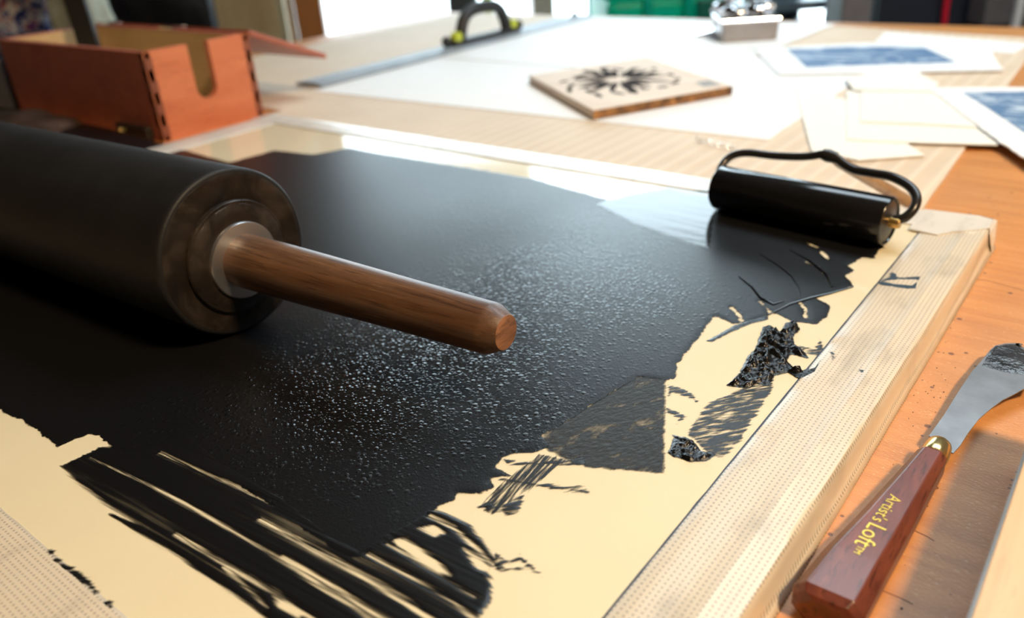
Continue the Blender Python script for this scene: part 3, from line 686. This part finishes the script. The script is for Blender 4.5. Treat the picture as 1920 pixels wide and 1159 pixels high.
io.add(ring_o + ring_i + [(cen.x, cen.y, zb_(cen.y) + .08)], [(i, (i + 1) % 10, (i + 1) % 10 + 10, i + 10) for i in range(10)] + [(i + 10, (i + 1) % 10 + 10, 20) for i in range(10)], True)
io.build('ink_coat', plain('wet_blue_black_ink', (.035, .04, .05), .2, 0, (130, 1.0, .002), .6, 120), bl_o, world=True)['label'] = 'wet ink smeared over the blade tip'
MB().sphere((*blz(1910, 648), zb_(40) + .09), .1, 10, (1.4, 1, .7), .5).build('ink_blob', mridge, bl_o, world=True)
def text_mesh(s, size):
    cu = bpy.data.curves.new('txt', 'FONT'); cu.body = s; cu.size = size / 100; cu.extrude = .00004; cu.resolution_u = 4
    ob = bpy.data.objects.new('txt', cu); COL.objects.link(ob)
    dg = bpy.context.evaluated_depsgraph_get(); me = bpy.data.meshes.new_from_object(ob.evaluated_get(dg))
    bpy.data.objects.remove(ob); return me
gold = plain('gold_foil', (.85, .60, .10), .3, .6)
hx, hy = -4.14, 26.25
for s_, size, off, name in (("Artist's", .62, 0, 'lettering'), ("Loft", .86, 1.92, 'lettering'), ("TM", .33, 3.33, 'lettering')):
    me = text_mesh(s_, size); me.materials.append(gold)
    lo = bpy.data.objects.new(name, me); COL.objects.link(lo)
    # handle axis direction (towards the butt), text top faces +x
    ax = Vector((-.085, -1, -.0)).normalized()
    upv = Vector((1, -.085, 0)).normalized()
    p = Vector((hx, hy, 0)) + ax * off + upv * (-.28 if s_ != 'TM' else -.12)
    # face height above the table at that y
    y_ = p.y; zt = TZ + 1.42 - max(0, (y_ - 22.5)) * .016
    rotm = Matrix((ax, upv, ax.cross(upv))).transposed().to_4x4()
    slope = math.atan2(.23, 10)
    rotm = rotm
    lo.parent = kn; b_ = BASES[kn.name]
    # follow the gently falling top face
    nrm = Vector((0, .016, 1)).normalized(); ax3 = (ax - nrm * ax.dot(nrm)).normalized(); up3 = nrm.cross(ax3)
    rotm = Matrix((ax3, up3, nrm)).transposed().to_4x4()
    rotm.translation = Vector(((p.x - b_[0]) / 100, (p.y - b_[1]) / 100, (zt - b_[2] + .015) / 100))
    lo.matrix_basis = rotm

# ---------------------------------------------------------------- board at the lower right
bd = thing('drawing_board', 'pale wooden board with a dark metal edge at the lower right corner', 'board', (10, 20, TZ))
pale = wood('pale_board', (.62, .40, .20), (.74, .52, .30), 'Y', 14, .4, .15, 8)
MB().prism([(-.72, -10), (24, -10), (24, 34), (-.80, 34)], .9, 1.9).build('panel', pale, bd, world=True, bevel=.05)
MB().prism([(-.80, -10), (-.70, -10), (-.78, 34), (-.88, 34)], 1.0, 1.93).build('metal_edge', plain('dull_edge_metal', (.16, .15, .14), .4, .7, (300, .3, .0003)), bd, world=True)
MB().box(2, 22, -8, 30, TZ, .9).build('batten', pale, bd, world=True)
# ---------------------------------------------------------------- wooden box
red_l = wood('red_stained_wood', (.38, .11, .075), (.52, .17, .105), 'Y', 10, .42, .25, 6)
inn = wood('raw_box_inside', (.58, .40, .20), (.70, .50, .27), 'X', 8, .6, .15, 6)
bo = thing('wooden_box', 'red stained wooden box with a U shaped slot and open lid', 'box', (-105, 53, TZ))
X0, X1, Y0, Y1, ZB, ZT = -124.5, -87.6, 46.2, 59.8, TZ, 8.3
tk = .9
def wallbox(name, *a, lab=None, mat=None):
    o = MB().box(*a).build(name, mat or red_l, bo, world=True, bevel=.12)
    if lab: o['label'] = lab
    return o
wallbox('front_panel', X0 + .0, X1, Y0, Y0 + tk, ZB, ZT)
wallbox('back_panel', X0, X1, Y1 - tk, Y1, ZB, ZT)
wallbox('end_panel', X0, X0 + tk, Y0 + tk, Y1 - tk, ZB, ZT)
wallbox('bottom_panel', X0 + tk, X1 - tk, Y0 + tk, Y1 - tk, ZB, ZB + .8, mat=inn)
for nm, a in (('lining', (X0 + tk, X1 - tk, Y1 - tk - .08, Y1 - tk, ZB + .8, ZT - .15)), ('lining', (X0 + tk, X0 + tk + .08, Y0 + tk, Y1 - tk - .08, ZB + .8, ZT - .15)), ('lining', (X0 + tk, X1 - tk, Y0 + tk, Y0 + tk + .08, ZB + .8, ZT - .15))):
    MB().box(*a).build(nm, inn, bo, world=True)['label'] = 'raw pale wood inside of the box'
# slotted end: profile in y,z extruded along x
sy0, sy1, szb = 51.6, 54.3, 2.0
prof = [(Y0, ZB), (Y1, ZB), (Y1, ZT), (sy1, ZT)]
for k in range(13):
    a = math.pi * k / 12; prof.append(((sy0 + sy1) / 2 + (sy1 - sy0) / 2 * math.cos(a), szb + (sy1 - sy0) / 2 - (sy1 - sy0) / 2 * math.sin(a)))
prof += [(sy0, ZT), (Y0, ZT)]
n = len(prof)
red_lit = wood('lit_red_stained_end', (.60, .17, .08), (.74, .26, .13), 'Y', 10, .42, .2, 6)  # lighter copy of the red stain: light falling on this end put into colour
MB().add([(X1 - tk, y_, z_) for y_, z_ in prof] + [(X1, y_, z_) for y_, z_ in prof], [tuple(range(n))[::-1], tuple(range(n, 2 * n))] + [(i, (i + 1) % n, (i + 1) % n + n, i + n) for i in range(n)]).build('slotted_end', red_lit, bo, world=True)
fj = plain('end_grain_dark', (.26, .08, .045), .6)
for yy0, yy1 in ((Y0 - .02, Y0 + tk), (Y1 - tk, Y1 + .02)):
    for k in range(4):
        MB().box(X1 - tk, X1 + .03, yy0, yy1, ZB + .6 + k * 2.45, ZB + 1.8 + k * 2.45).build('finger_joint', fj, bo, world=True)
# lid panel as a sloping slab from the hinge side down to the table
def lidpt(x_, s_, up): return (x_, Y1 + .15 + 11.0 * s_, ZT - .3 - 4.6 * s_ + (.65 if up else 0))
lm = MB().loft([[lidpt(x_, 0, 1), lidpt(x_, 1, 1), lidpt(x_, 1, 0), lidpt(x_, 0, 0)] for x_ in (X0, X1 + .2)])
lm.build('lid', red_l, bo, world=True, bevel=.1)['label'] = 'red lid folded back behind the box'
chrome = plain('bright_metal', (.8, .8, .82), .15, 1)
for px_ in (236, 393):
    xx = at(px_, 42, ZT)[0]
    hg = MB().box(xx - 1.6, xx + 1.6, Y1 - .9, Y1 + 1.2, ZT + .05, ZT + .3); hg.lathe([(0, .0)] * 2, 3) if False else None
    hg.build('hinge', chrome, bo, world=True)
ld = MB().box(-96.5, -89.5, Y0 - .9, Y0, ZB + .1, ZB + 1.6); ld.build('latch', plain('black_latch', (.02, .018, .016), .4), bo, world=True, bevel=.2)
MB().sphere((-95.0, Y0 - 1.1, ZB + .9), .4, 12).build('latch_knob', brass, bo, world=True)
bar = MB().prism([(-119, 52), (-116, 52), (-116, 52.8), (-119, 52.8)], ZB + .8, 18)
blk = plain('matt_black', (.02, .02, .02), .5)
bq = thing('black_bar', 'flat black bar standing up inside the red box', 'tool', (-117, 53, ZB + .8))
pA = Vector((-113.5, 53.2, ZB + 1.3)); pB = Vector((-121, 56, 22))
dv = (pB - pA).normalized(); sd_ = Vector((.8, .35, 0)); sd_ = (sd_ - dv * sd_.dot(dv)).normalized() * 1.6; tt = dv.cross(sd_).normalized() * .35
MB().loft([[p + sd_ + tt, p - sd_ + tt, p - sd_ - tt, p + sd_ - tt] for p in (pA, pA * .5 + pB * .5, pB)]).build('bar', blk, bq, world=True, bevel=.1)
MB().sphere(tuple(pB), 1.9, 14, (1, .5, 1)).build('knob', blk, bq, world=True)
# dark tool case left of the box, leather pouch in front
o = MB().loft([[(-150, y_, TZ + z_) for y_, z_ in ((44, 0), (66, 0), (66, 6), (62, 8), (48, 8), (44, 6))], [(-127, y_, TZ + z_) for y_, z_ in ((44, 0), (66, 0), (66, 6), (62, 8), (48, 8), (44, 6))]]).build('tool_case', plain('dark_grey_case', (.035, .037, .045), .5), None, (-135, 55, TZ), world=True, bevel=.5)
tag(o, 'dark grey tool case at the left edge beside the red box', 'case')
o = MB().sphere((-107, 39.6, TZ + 1.5), 5.8, 24, (1.6, .75, .27), .25).build('leather_pouch', plain('brown_black_leather', (.05, .03, .022), .5, 0, (80, .5, .002), .6, 25), None, (-107, 39.6, TZ), world=True)
tag(o, 'dark brown soft pouch tucked between the red box and large roller', 'pouch')

# ---------------------------------------------------------------- papers, prints, cards
def paper_mat(name, col, rough=.7):
    m, nt, b = new_mat(name); v = coords(nt)
    n = tnoise(nt, v, 60, 4)
    lk(nt, ramp(nt, n, [(.3, tuple(c * .97 for c in col)), (.7, col)]), b.inputs['Base Color']); b.inputs['Roughness'].default_value = rough
    bump(nt, b, n, .15, .0006); return m
Mpap = paper_mat('white_rag_paper', (.88, .885, .89)); Mcard = paper_mat('cream_card', (.88, .85, .78))
def deck(poly, amp=.12, step=.8, seed=0):
    out = []
    for i in range(len(poly)):
        a = Vector((*poly[i], 0)); b_ = Vector((*poly[(i + 1) % len(poly)], 0)); L = (b_ - a).length; k = max(1, int(L / step)); nn = Vector((b_.y - a.y, a.x - b_.x, 0)).normalized()
        for j in range(k):
            p = a.lerp(b_, j / k); w = amp * noise.noise((p.x * 1.7, p.y * 1.7, seed + i)); out.append((p.x + nn.x * w, p.y + nn.y * w))
    return out
def sheet(name, poly, z0, th, mat, label, cat, group=None, parent=None, amp=.12, tilt=None):
    c = (sum(p[0] for p in poly) / len(poly), sum(p[1] for p in poly) / len(poly), z0)
    if parent is None and label:
        o = MB().prism(deck(poly, amp), z0, z0 + th).build(name, mat, None, c, world=True); tag(o, label, cat, group)
    return o
sheet('paper_sheet', [(-92.5, 71.6), (-27.9, 72.8), (-28.8, 112), (-93, 111)], CZ, .09, Mpap, 'large white sheet with a rough near edge, its corner beside the small cards', 'paper')
sheet('paper_sheet', [(-92.8, 97.8), (-74, 97.2), (-46, 96.6), (-45, 143), (-93, 143.5)], CZ + .09, .09, Mpap, 'bluish white sheet lying along the ruler at the far side', 'paper')
zc = CZ + .11
def pxs(pts, z): return [at(a, b_, z) for a, b_ in pts]
sheet('blank_card', pxs([(1492, 166), (1496, 190), (1521, 284), (1610, 302), (1733, 293), (1700, 270), (1640, 200)], zc), zc, .09, Mcard, 'blank cream card lowest in the fan, nearest the small roller', 'card', 'blank cards fanned at the right', amp=.06)
sheet('blank_card', pxs([(1587, 171), (1587, 262), (1700, 268), (1872, 273), (1838, 235), (1700, 168)], zc + .12), zc + .10, .09, Mcard, 'blank cream card in the middle of the fanned cards', 'card', 'blank cards fanned at the right', amp=.06)
sheet('blank_card', pxs([(1614, 172), (1613, 229), (1720, 233), (1842, 240), (1800, 205), (1745, 172)], zc + .24), zc + .22, .09, Mcard, 'small blank card topmost in the middle of the fan', 'card', 'blank cards fanned at the right', amp=.06)
sheet('blank_card', pxs([(1585, 150), (1600, 172), (1745, 175), (1760, 160), (1720, 138), (1640, 136)], zc + .2), zc + .33, .09, Mcard, 'blank card at the far end of the fan beyond the others', 'card', 'blank cards fanned at the right', amp=.06)
def print_mat(seed, col=(.09, .19, .36)):
    m, nt, b = new_mat('blue_block_print'); v = coords(nt, (1, 2.2, 1))
    mpn = tnoise(nt, v, 11 + seed, 5, .6, 2.5)
    c = ramp(nt, mpn, [(.50, col), (.60, (.55, .65, .76))]); lk(nt, c, b.inputs['Base Color']); b.inputs['Roughness'].default_value = .6; return m
def block_print(name, poly, ipoly, z, label, seed):
    c = (sum(p[0] for p in poly) / len(poly), sum(p[1] for p in poly) / len(poly), z)
    t_ = thing(name, label, 'print', c, None, 'block prints')
    MB().prism(deck(poly, .2), z, z + .1).build('paper', Mpap, t_, world=True)
    MB().prism(ipoly, z + .1, z + .112).build('printed_area', print_mat(seed), t_, world=True)
zp = CZ + .3
block_print('block_print', pxs([(1412, 90), (1460, 139), (1660, 136), (1882, 131), (1866, 110), (1852, 80), (1620, 80)], zp), pxs([(1476, 91), (1512, 125), (1650, 120), (1795, 116), (1730, 86), (1600, 86)], zp + .1), CZ + .2, 'blue print of pale waves on white paper at the far side', 0)
zq = CZ + .62
block_print('block_print', pxs([(1742, 161), (1800, 205), (1870, 258), (1922, 293), (1990, 340), (2040, 250), (1960, 160)], zq + .1), pxs([(1803, 168), (1850, 196), (1920, 242), (1960, 262), (1990, 205), (1960, 166)], zq + .2), CZ + .45, 'dark blue print on rough edged paper cut off by the right frame', 3)
sheet('blank_card', pxs([(1660, 60), (1640, 78), (1900, 100), (1930, 82)], CZ + .1), CZ, .1, Mpap, 'white sheet at the far right rear of the table', 'paper')

# ---------------------------------------------------------------- carved woodblock
zt = -.15
wbp = pxs([(1113, 207), (992, 141), (1213, 107), (1370, 168)], zt)
a0, a1, a2, a3 = [np.array(p) for p in wbp]
a3 = a2 + a0 - a1 if np.linalg.norm(a2 + a0 - a1 - a3) < 4 else a3
wb = thing('carved_woodblock', 'square carved woodblock with black inked leaf pattern on top', 'woodblock', (float((a0 + a2)[0] / 2), float((a0 + a2)[1] / 2), CZ + .18))
ply = wood('plywood_face', (.66, .50, .36), (.76, .60, .45), 'X', 10, .6, .1, 6)
MB().prism([tuple(p) for p in (a0, a1, a2, a3)], CZ + .18, zt).build('block', ply, wb, world=True, bevel=.05)
cut_lit = wood('lit_cut_edge', (.03, .012, .008), (.55, .25, .07), 'X', 26, .6, .1, 3)  # orange tone is the warm light on this face, put into its colour
e = a3 - a0; nn = np.array([e[1], -e[0]]) / np.linalg.norm(e)
MB().prism([tuple(a0 + nn * .02), tuple(a3 + nn * .02), tuple(a3 + nn * .06), tuple(a0 + nn * .06)], CZ + .2, zt - .02).build('cut_edge', cut_lit, wb, world=True)['label'] = 'dark cut edge with warm light painted on in orange'
u = (a3 - a0); w = (a1 - a0); cen_ = a0 + u * .5 + w * .5
cv = MB(); random.seed(11)
def leaf(cx, cy, ang, L, wd, z_):
    pts = []
    for k in range(9): s_ = k / 8; pts.append((s_ * L, wd * math.sin(math.pi * s_ ** .8) * (1 + .25 * math.sin(9 * s_))))
    for k in range(7, 0, -1): s_ = k / 8; pts.append((s_ * L, -wd * .7 * math.sin(math.pi * s_)))
    cv.prism([tuple(a0 + u * (cx + (x_ * math.cos(ang) - y_ * math.sin(ang))) + w * (cy + (x_ * math.sin(ang) + y_ * math.cos(ang)))) for x_, y_ in pts], z_, z_ + .02)
for k in range(17):
    an = 2 * math.pi * k / 17 + random.uniform(-.1, .1)
    leaf(.47 + .08 * math.cos(an), .54 + .06 * math.sin(an), an, random.uniform(.2, .33), random.uniform(.022, .05), zt)
for k in range(20):
    an = 2 * math.pi * k / 20; r_ = random.uniform(.3, .4)
    leaf(.47 + r_ * math.cos(an), .52 + r_ * .9 * math.sin(an), an + random.uniform(.8, 2), random.uniform(.06, .12), .025, zt)
cv.build('carving', plain('inked_relief', (.035, .028, .028), .9, spec=.08), wb, world=True)['label'] = 'black inked leafy relief'
MB().prism([tuple(a0 + u * x_ + w * y_) for x_, y_ in ((.84, .08), (.96, .06), (.97, .19), (.86, .2))], zt, zt + .015).build('corner_stain', plain('grey_stain', (.25, .22, .2), .6), wb, world=True)

# ---------------------------------------------------------------- ruler with handle
ru = thing('safety_ruler', 'long aluminium safety ruler with black arched handle beside white sheets', 'ruler', (-95, 105, CZ + .2))
alu = plain('aluminium', (.36, .40, .44), .55, .35, (200, .1, .0003))
zr = CZ + .2
MB().loft([[(-98.4, y_, zr), (-92.3, y_, zr), (-92.3, y_, zr + .15), (-94.2, y_, zr + .5), (-96.2, y_, zr + .5), (-98.4, y_, zr + .2)] for y_ in (73.5, 143)]).build('blade', alu, ru, world=True)
MB().box(-98.3, -96.4, 74, 142, zr + .3, zr + .33).build('scale_strip', paper_mat('scale_print', (.6, .6, .6)), ru, world=True)
y0_ = at(822, 92, CZ)[1]; y1_ = at(950, 66, CZ)[1]
MB().loft([[(-96.5, y_, zr + .5), (-93.9, y_, zr + .5), (-94.2, y_, zr + 1.3), (-96.2, y_, zr + 1.3)] for y_ in (y0_ - 1, y1_ + 1)]).build('handle_foot', blk, ru, world=True, bevel=.2)
L = y1_ - y0_
arch = [(-95.2, y0_ + L * a_, zr + z_) for a_, z_ in ((.10, 1.0), (.13, 2.8), (.2, 4.6), (.32, 5.5), (.5, 5.7), (.68, 5.5), (.8, 4.6), (.87, 2.8), (.9, 1.0))]
MB().tube(spl(arch, 5), 1.0, 12).build('handle', blk, ru, world=True)['label'] = 'black arched handle'
lime = plain('lime_plastic', (.55, .62, .05), .4)
for yk in (y0_ + L * .02, y1_ - L * .02):
    MB().lathe([(-.3, .9), (.9, .9), (1.0, .5)], 20).build('accent_knob', lime, ru, world=False).location = ((-95.2 - -95) / 100, (yk - 105) / 100, .018)
    MB().sphere((-95.2, yk - 2.2 if yk < (y0_ + y1_) / 2 else yk + 2.2, zr + 1.4), .9, 12).build('handle_lug', blk, ru, world=True)
MB().lathe([(0, .9), (.3, .9), (.3, .3)], 24).build('hang_hole_rim', chrome, ru).location = (-.0, (140 - 105) / 100, .006)

# ---------------------------------------------------------------- small metal tin with clips
tx, ty = at(1395, 72, CZ)
tin = thing('push_pin_tin', 'small square metal tin heaped with shiny clips behind the woodblock', 'tin', (tx, ty, CZ))
tinm = plain('dull_tin', (.42, .38, .36), .35, .7, (100, .2, .0004))
D_ = 122; wpx = 4.6
ta = math.radians(35)
def trot(x_, y_): return (tx + x_ * math.cos(ta) - y_ * math.sin(ta), ty + x_ * math.sin(ta) + y_ * math.cos(ta))
MB().prism([trot(*p) for p in ((-4.3, -4.3), (4.3, -4.3), (4.3, 4.3), (-4.3, 4.3))], CZ, CZ + 3.4).build('tin_body', tinm, tin, world=True, bevel=.5)
MB().prism([trot(*p) for p in ((-4.5, -4.5), (4.5, -4.5), (4.5, 4.5), (-4.5, 4.5))], CZ + 2.9, CZ + 3.5).build('tin_rim', chrome, tin, world=True, bevel=.2)
random.seed(3)
for k, (x_, y_, z_, r_) in enumerate(((-2.5, -2, 4.2, 1.7), (1, -2.4, 4.3, 1.8), (3, 2, 4.4, 1.7), (-3, 2, 4.6, 1.6), (-1.5, 2.5, 6.4, 1.5))):
    q = trot(x_, y_)
    o = MB().sphere((*q, CZ + z_), r_, 14, (1.15, .8, .62), .5).build('metal_clip', chrome, None, (*q, CZ + z_), world=True)
    tag(o, 'shiny crumpled metal clip in the heap on the small tin', 'clip', 'clips heaped on the tin')
q = at(1332, 68, CZ)
o = MB().loft([[(q[0] - 3, q[1], CZ + .2), (q[0] + 2, q[1] + 3, CZ + .2), (q[0] + 2, q[1] + 3, CZ + 1.8), (q[0] - 3, q[1], CZ + .8)], [(q[0] - 1, q[1] - 3, CZ + .2), (q[0] + 4, q[1], CZ + .2), (q[0] + 4, q[1], CZ + 1.8), (q[0] - 1, q[1] - 3, CZ + .6)]]).build('binder_clip', chrome, None, (q[0], q[1], CZ + .2), world=True, bevel=.2)
tag(o, 'small bright clip lying on the paper left of the tin', 'clip')
# coil of clear plastic wire between paper and slab
q0 = at(1305, 266, CZ); q1 = at(1380, 285, CZ); co = []
for k in range(120):
    s_ = k / 119; a_ = s_ * 2 * math.pi * 9
    co.append((q0[0] + (q1[0] - q0[0]) * s_, q0[1] + (q1[1] - q0[1]) * s_ + .25 * math.cos(a_), CZ + .3 + .25 * math.sin(a_)))
tag(MB().tube(co, .045, 6).build('wire_coil', chrome, None, (*q0, CZ), world=True), 'little shiny wire coil on cardboard just left of the small roller', 'coil')

# ---------------------------------------------------------------- beyond the table
def bgbox(name, mat, px0, px1, D, dep, top, bot=FL, label=None, cat=None, parent=None, bevel=.6, py=30):
    o = room_box(name, mat, lat(px0, D, py), lat(px1, D, py), D, D + dep, bot, top, parent, bevel)
    if label: tag(o, label, cat)
    return o
def leanpanel(name, mat, px0, px1, D, top, label, cat, py=40, dep=2):
    return bgbox(name, mat, px0, px1, D, dep, top, FL, label, cat, py=py, bevel=.2)
plyw = wood('plywood_sheet', (.40, .31, .17), (.52, .42, .25), 'Z', 6, .6, .1, 6)
leanpanel('plywood_panel', plyw, 398, 537, 262, 110, 'tall pale plywood panel upright behind the red box', 'panel')
leanpanel('white_batten', plain('white_paint', (.9, .9, .85), .5), 539, 555, 250, 110, 'narrow white upright batten between plywood and orange brown board', 'batten', dep=4)
leanpanel('brown_board', wood('orange_brown_board', (.30, .11, .03), (.42, .17, .05), 'Z', 6, .5, .1), 556, 606, 245, 110, 'orange brown upright board beside the bright doorway', 'board', dep=4)
leanpanel('dark_post', plain('dark_brown_post', (.05, .03, .02), .6), 384, 397, 250, 110, 'dark brown narrow post left of the plywood panel', 'post', dep=6)
# left clutter stands on a low bench
Db = 205
bench = thing('low_bench', 'dark low bench under the bags at the left rear', 'bench', RP(lat(160, Db), Db + 15, FL))
room_box('bench_top', blk, lat(-160, Db), lat(390, Db) - 6, Db - 28, Db + 38, -24, -20, bench, .3)
for px_ in (-90, 350):
    for dd in (-20, 32): room_box('leg', blk, lat(px_, Db) - 2, lat(px_, Db) + 2, Db + dd, Db + dd + 4, FL, -24, bench)
def bag(name, px, D, z, r, sq, mat, label, cat, lump=.5):
    c = RP(lat(px, D), D, z)
    o = MB().sphere((c[0], c[1], z + r * sq[2] * (1 + lump * .35) + .3), r, 32, sq, lump).build(name, mat, None, c, world=True)
    tag(o, label, cat); return o
def patt():
    m, nt, b = new_mat('red_white_blue_print'); v = coords(nt)
    n = tnoise(nt, v, 22, 3, .5, 2.0)
    lk(nt, ramp(nt, n, [(.36, (.02, .025, .12)), (.46, (.03, .05, .25)), (.5, (.5, .5, .52)), (.57, (.6, .58, .55)), (.6, (.38, .04, .04)), (.7, (.05, .05, .18))]), b.inputs['Base Color'])
    b.inputs['Roughness'].default_value = .3; bump(nt, b, tnoise(nt, v, 14), .8, .02); return m
bag('printed_bag', 45, Db + 12, -20, 15, (1.15, .7, 1.6), patt(), 'crinkled red white and blue printed bag at the top left', 'bag')
bag('white_pouch', 152, Db - 16, -20, 8.5, (.8, .7, 2.3), plain('greenish_white_cloth', (.42, .44, .36), .7, 0, (10, .8, .02)), 'greenish white cloth pouch beside the printed bag', 'pouch', .25)
bag('black_backpack', 280, Db + 25, -20, 21, (1.25, .5, 1.4), plain('black_fabric', (.012, .013, .018), .7, 0, (12, .9, .02), .5, 8), 'black backpack slumped behind the red box', 'bag', .35)
# doorway items
dark = plain('dark_grey_plastic', (.03, .045, .05), .5)
bgbox('dark_crate', dark, 842, 896, 262, 30, hgt(860, -60, 262), label='dark grey crate standing in the bright doorway', cat='crate')
o = bgbox('lime_bottle', lime, 905, 926, 258, 6, hgt(910, -40, 258), hgt(915, 22, 258) - 8, None, None); tag(o, 'lime green bottle beside the dark crate', 'bottle')
o = bgbox('grey_stool', plain('warm_grey_paint', (.30, .27, .25), .6), 896, 945, 262, 22, hgt(915, 22, 262) - 8, FL, None); tag(o, 'warm grey stool block under the lime bottle', 'stool')
bgbox('grey_cabinet', plain('warm_grey_cabinet', (.36, .33, .30), .6), 1000, 1040, 280, 25, 20, label='warm grey narrow cabinet in the middle of the doorway', cat='cabinet')
bgbox('lilac_panel', plain('pale_lilac_panel', (.55, .55, .62), .5), 1102, 1136, 300, 4, 20, label='pale lilac grey panel left of the green bin', cat='panel')
# green bin: tapered body, rim and lid
Dg = 240
gb = thing('green_bin', 'large bright green plastic bin behind the far table edge', 'bin', RP(lat(1250, Dg), Dg + 25, FL))
gm = plain('green_plastic', (.0, .48, .36), .35, vscale=8)
_nt = gm.node_tree; _tl = nd(_nt, 'ShaderNodeBsdfTranslucent'); _tl.inputs[0].default_value = (.0, .75, .55, 1); _mx = nd(_nt, 'ShaderNodeMixShader'); _mx.inputs[0].default_value = .5
lk(_nt, _nt.nodes['Principled BSDF'].outputs[0], _mx.inputs[1]); lk(_nt, _tl.outputs[0], _mx.inputs[2]); lk(_nt, _mx.outputs[0], _nt.nodes['Material Output'].inputs['Surface'])
l0, l1 = lat(1140, Dg), lat(1370, Dg)
rr = []
for z_, g in ((FL, .84), (FL + 45, .92), (-6, 1.0)):
    cx = (l0 + l1) / 2; hw = (l1 - l0) / 2 * g; rr.append([RP(cx - hw, Dg + 24 - 22 * g, z_), RP(cx + hw, Dg + 24 - 22 * g, z_), RP(cx + hw, Dg + 24 + 22 * g, z_), RP(cx - hw, Dg + 24 + 22 * g, z_)])
MB().loft(rr).build('bin_body', gm, gb, world=True, bevel=2.5)
cx = (l0 + l1) / 2; hw = (l1 - l0) / 2 + 1.5
room_box('bin_lid', gm, cx - hw, cx + hw, Dg - 1, Dg + 49, -6, 0, gb, 1.2)
for px_ in (1215, 1290, 1340): room_box('rib', gm, lat(px_, Dg) - 1.2, lat(px_, Dg) + 1.2, Dg - 1.0, Dg + 3, FL + 20, -6, gb, .3)
room_box('handle', plain('dark_green', (0, .1, .07), .4), lat(1322, Dg) - 3, lat(1322, Dg) + 3, Dg - 3.5, Dg - .9, -20, -7, gb, .5)
# metal shelf with dark shelves
Ds = 270
shf = thing('metal_shelf', 'grey metal shelf unit with dark bays right of the green bin', 'shelf', RP(lat(1480, Ds), Ds + 20, FL))
sm = plain('blue_grey_metal', (.32, .38, .42), .35, .5); dk = plain('near_black_panel', (.012, .016, .028), .5)
room_box('back_panel', dk, lat(1392, Ds), lat(1575, Ds), Ds + 36, Ds + 38, FL, 60, shf)
for yv in (12, -60, 70):
    zc_ = hgt(1480, yv, Ds); room_box('shelf_board', sm, lat(1392, Ds), lat(1575, Ds), Ds, Ds + 36, zc_ - 1.6, zc_ + 1.2, shf, .2)
for px_ in (1392, 1570): room_box('upright', sm, lat(px_, Ds), lat(px_, Ds) + 3, Ds, Ds + 4, FL, 60, shf)
bgbox('grey_post', plain('warm_grey_steel', (.16, .145, .15), .5), 1578, 1634, 208, 10, 90, label='thick grey post at the right of the shelf unit', cat='post')
Dc = 225
cab = thing('black_cabinet', 'tall near black cabinet behind the far right table corner', 'cabinet', RP(lat(1770, Dc), Dc + 30, FL))
room_box('carcass', dk, lat(1636, Dc), lat(1895, Dc), Dc, Dc + 34, FL, 95, cab, .6)
room_box('door', dk, lat(1640, Dc), lat(1765, Dc), Dc - 1.6, Dc - .1, FL + 6, 93, cab, .3)
room_box('door', dk, lat(1768, Dc), lat(1892, Dc), Dc - 1.6, Dc - .1, FL + 6, 93, cab, .3)
cord = []
for k in range(14): py_ = 80 - k * 12; cord.append(RP(lat(1772 - 6 * math.sin(k * .25), Dc - 4, 60), Dc - 4, hgt(1772, py_, Dc - 4)))
tag(MB().tube(cord, .75, 10).build('red_cord', plain('red_rubber', (.55, .01, .03), .4), None, cord[0], world=True), 'red cord hanging down in front of the black cabinet', 'cord')
o = bgbox('grey_device', plain('grey_device_plastic', (.09, .085, .09), .5), 1846, 1900, Dc - 14, 8, hgt(1870, -60, Dc - 14), hgt(1870, 48, Dc - 14), None); tag(o, 'grey boxy device hanging at the top right', 'device')
bgbox('white_pipe', plain('white_pipe_paint', (.8, .82, .84), .4), 1905, 1918, Dc + 5, 4, 95, label='white upright pipe at the right edge', cat='pipe')

# added cool fill panel, out of view, that brightens the far papers
cl = thing('added_fill_panel', 'added unseen fill light panel above the papers', 'lamp', RP(FILL_PANEL[0], FILL_PANEL[1], FILL_PANEL[2]))
hs = MB().prism([(-78, -48), (78, -48), (78, 48), (-78, 48)], -3, 6.5).build('housing', plain('fill_light_housing', (.5, .5, .5), .4), cl, bevel=.5)
hs.rotation_euler = (0, 0, ROOMROT)
# unseen pendant fixture added round the warm key light
pl = thing('added_key_fixture', 'added unseen metal shade round the warm key light right of the table', 'lamp', (KEY_LIGHT[0], KEY_LIGHT[1], KEY_LIGHT[2] + 14))
ax_ = Matrix.Rotation(-math.pi / 2, 4, 'Y')
sh = MB().lathe([(-12, 19), (-4, 15.5), (2, 6), (4, 2.2), (3.6, 2.0), (1.6, 5.6), (-4.2, 15.1), (-12, 18.6)], 48)
o = sh.build('key_light_shade', plain('enamel_shade', (.3, .3, .3), .4), pl); o.rotation_euler = (0, -math.pi / 2, 0)
MB().tube([(0, 0, 4), (0, 0, H1 - KEY_LIGHT[2] - 14)], .35, 8).build('cord', blk, pl)
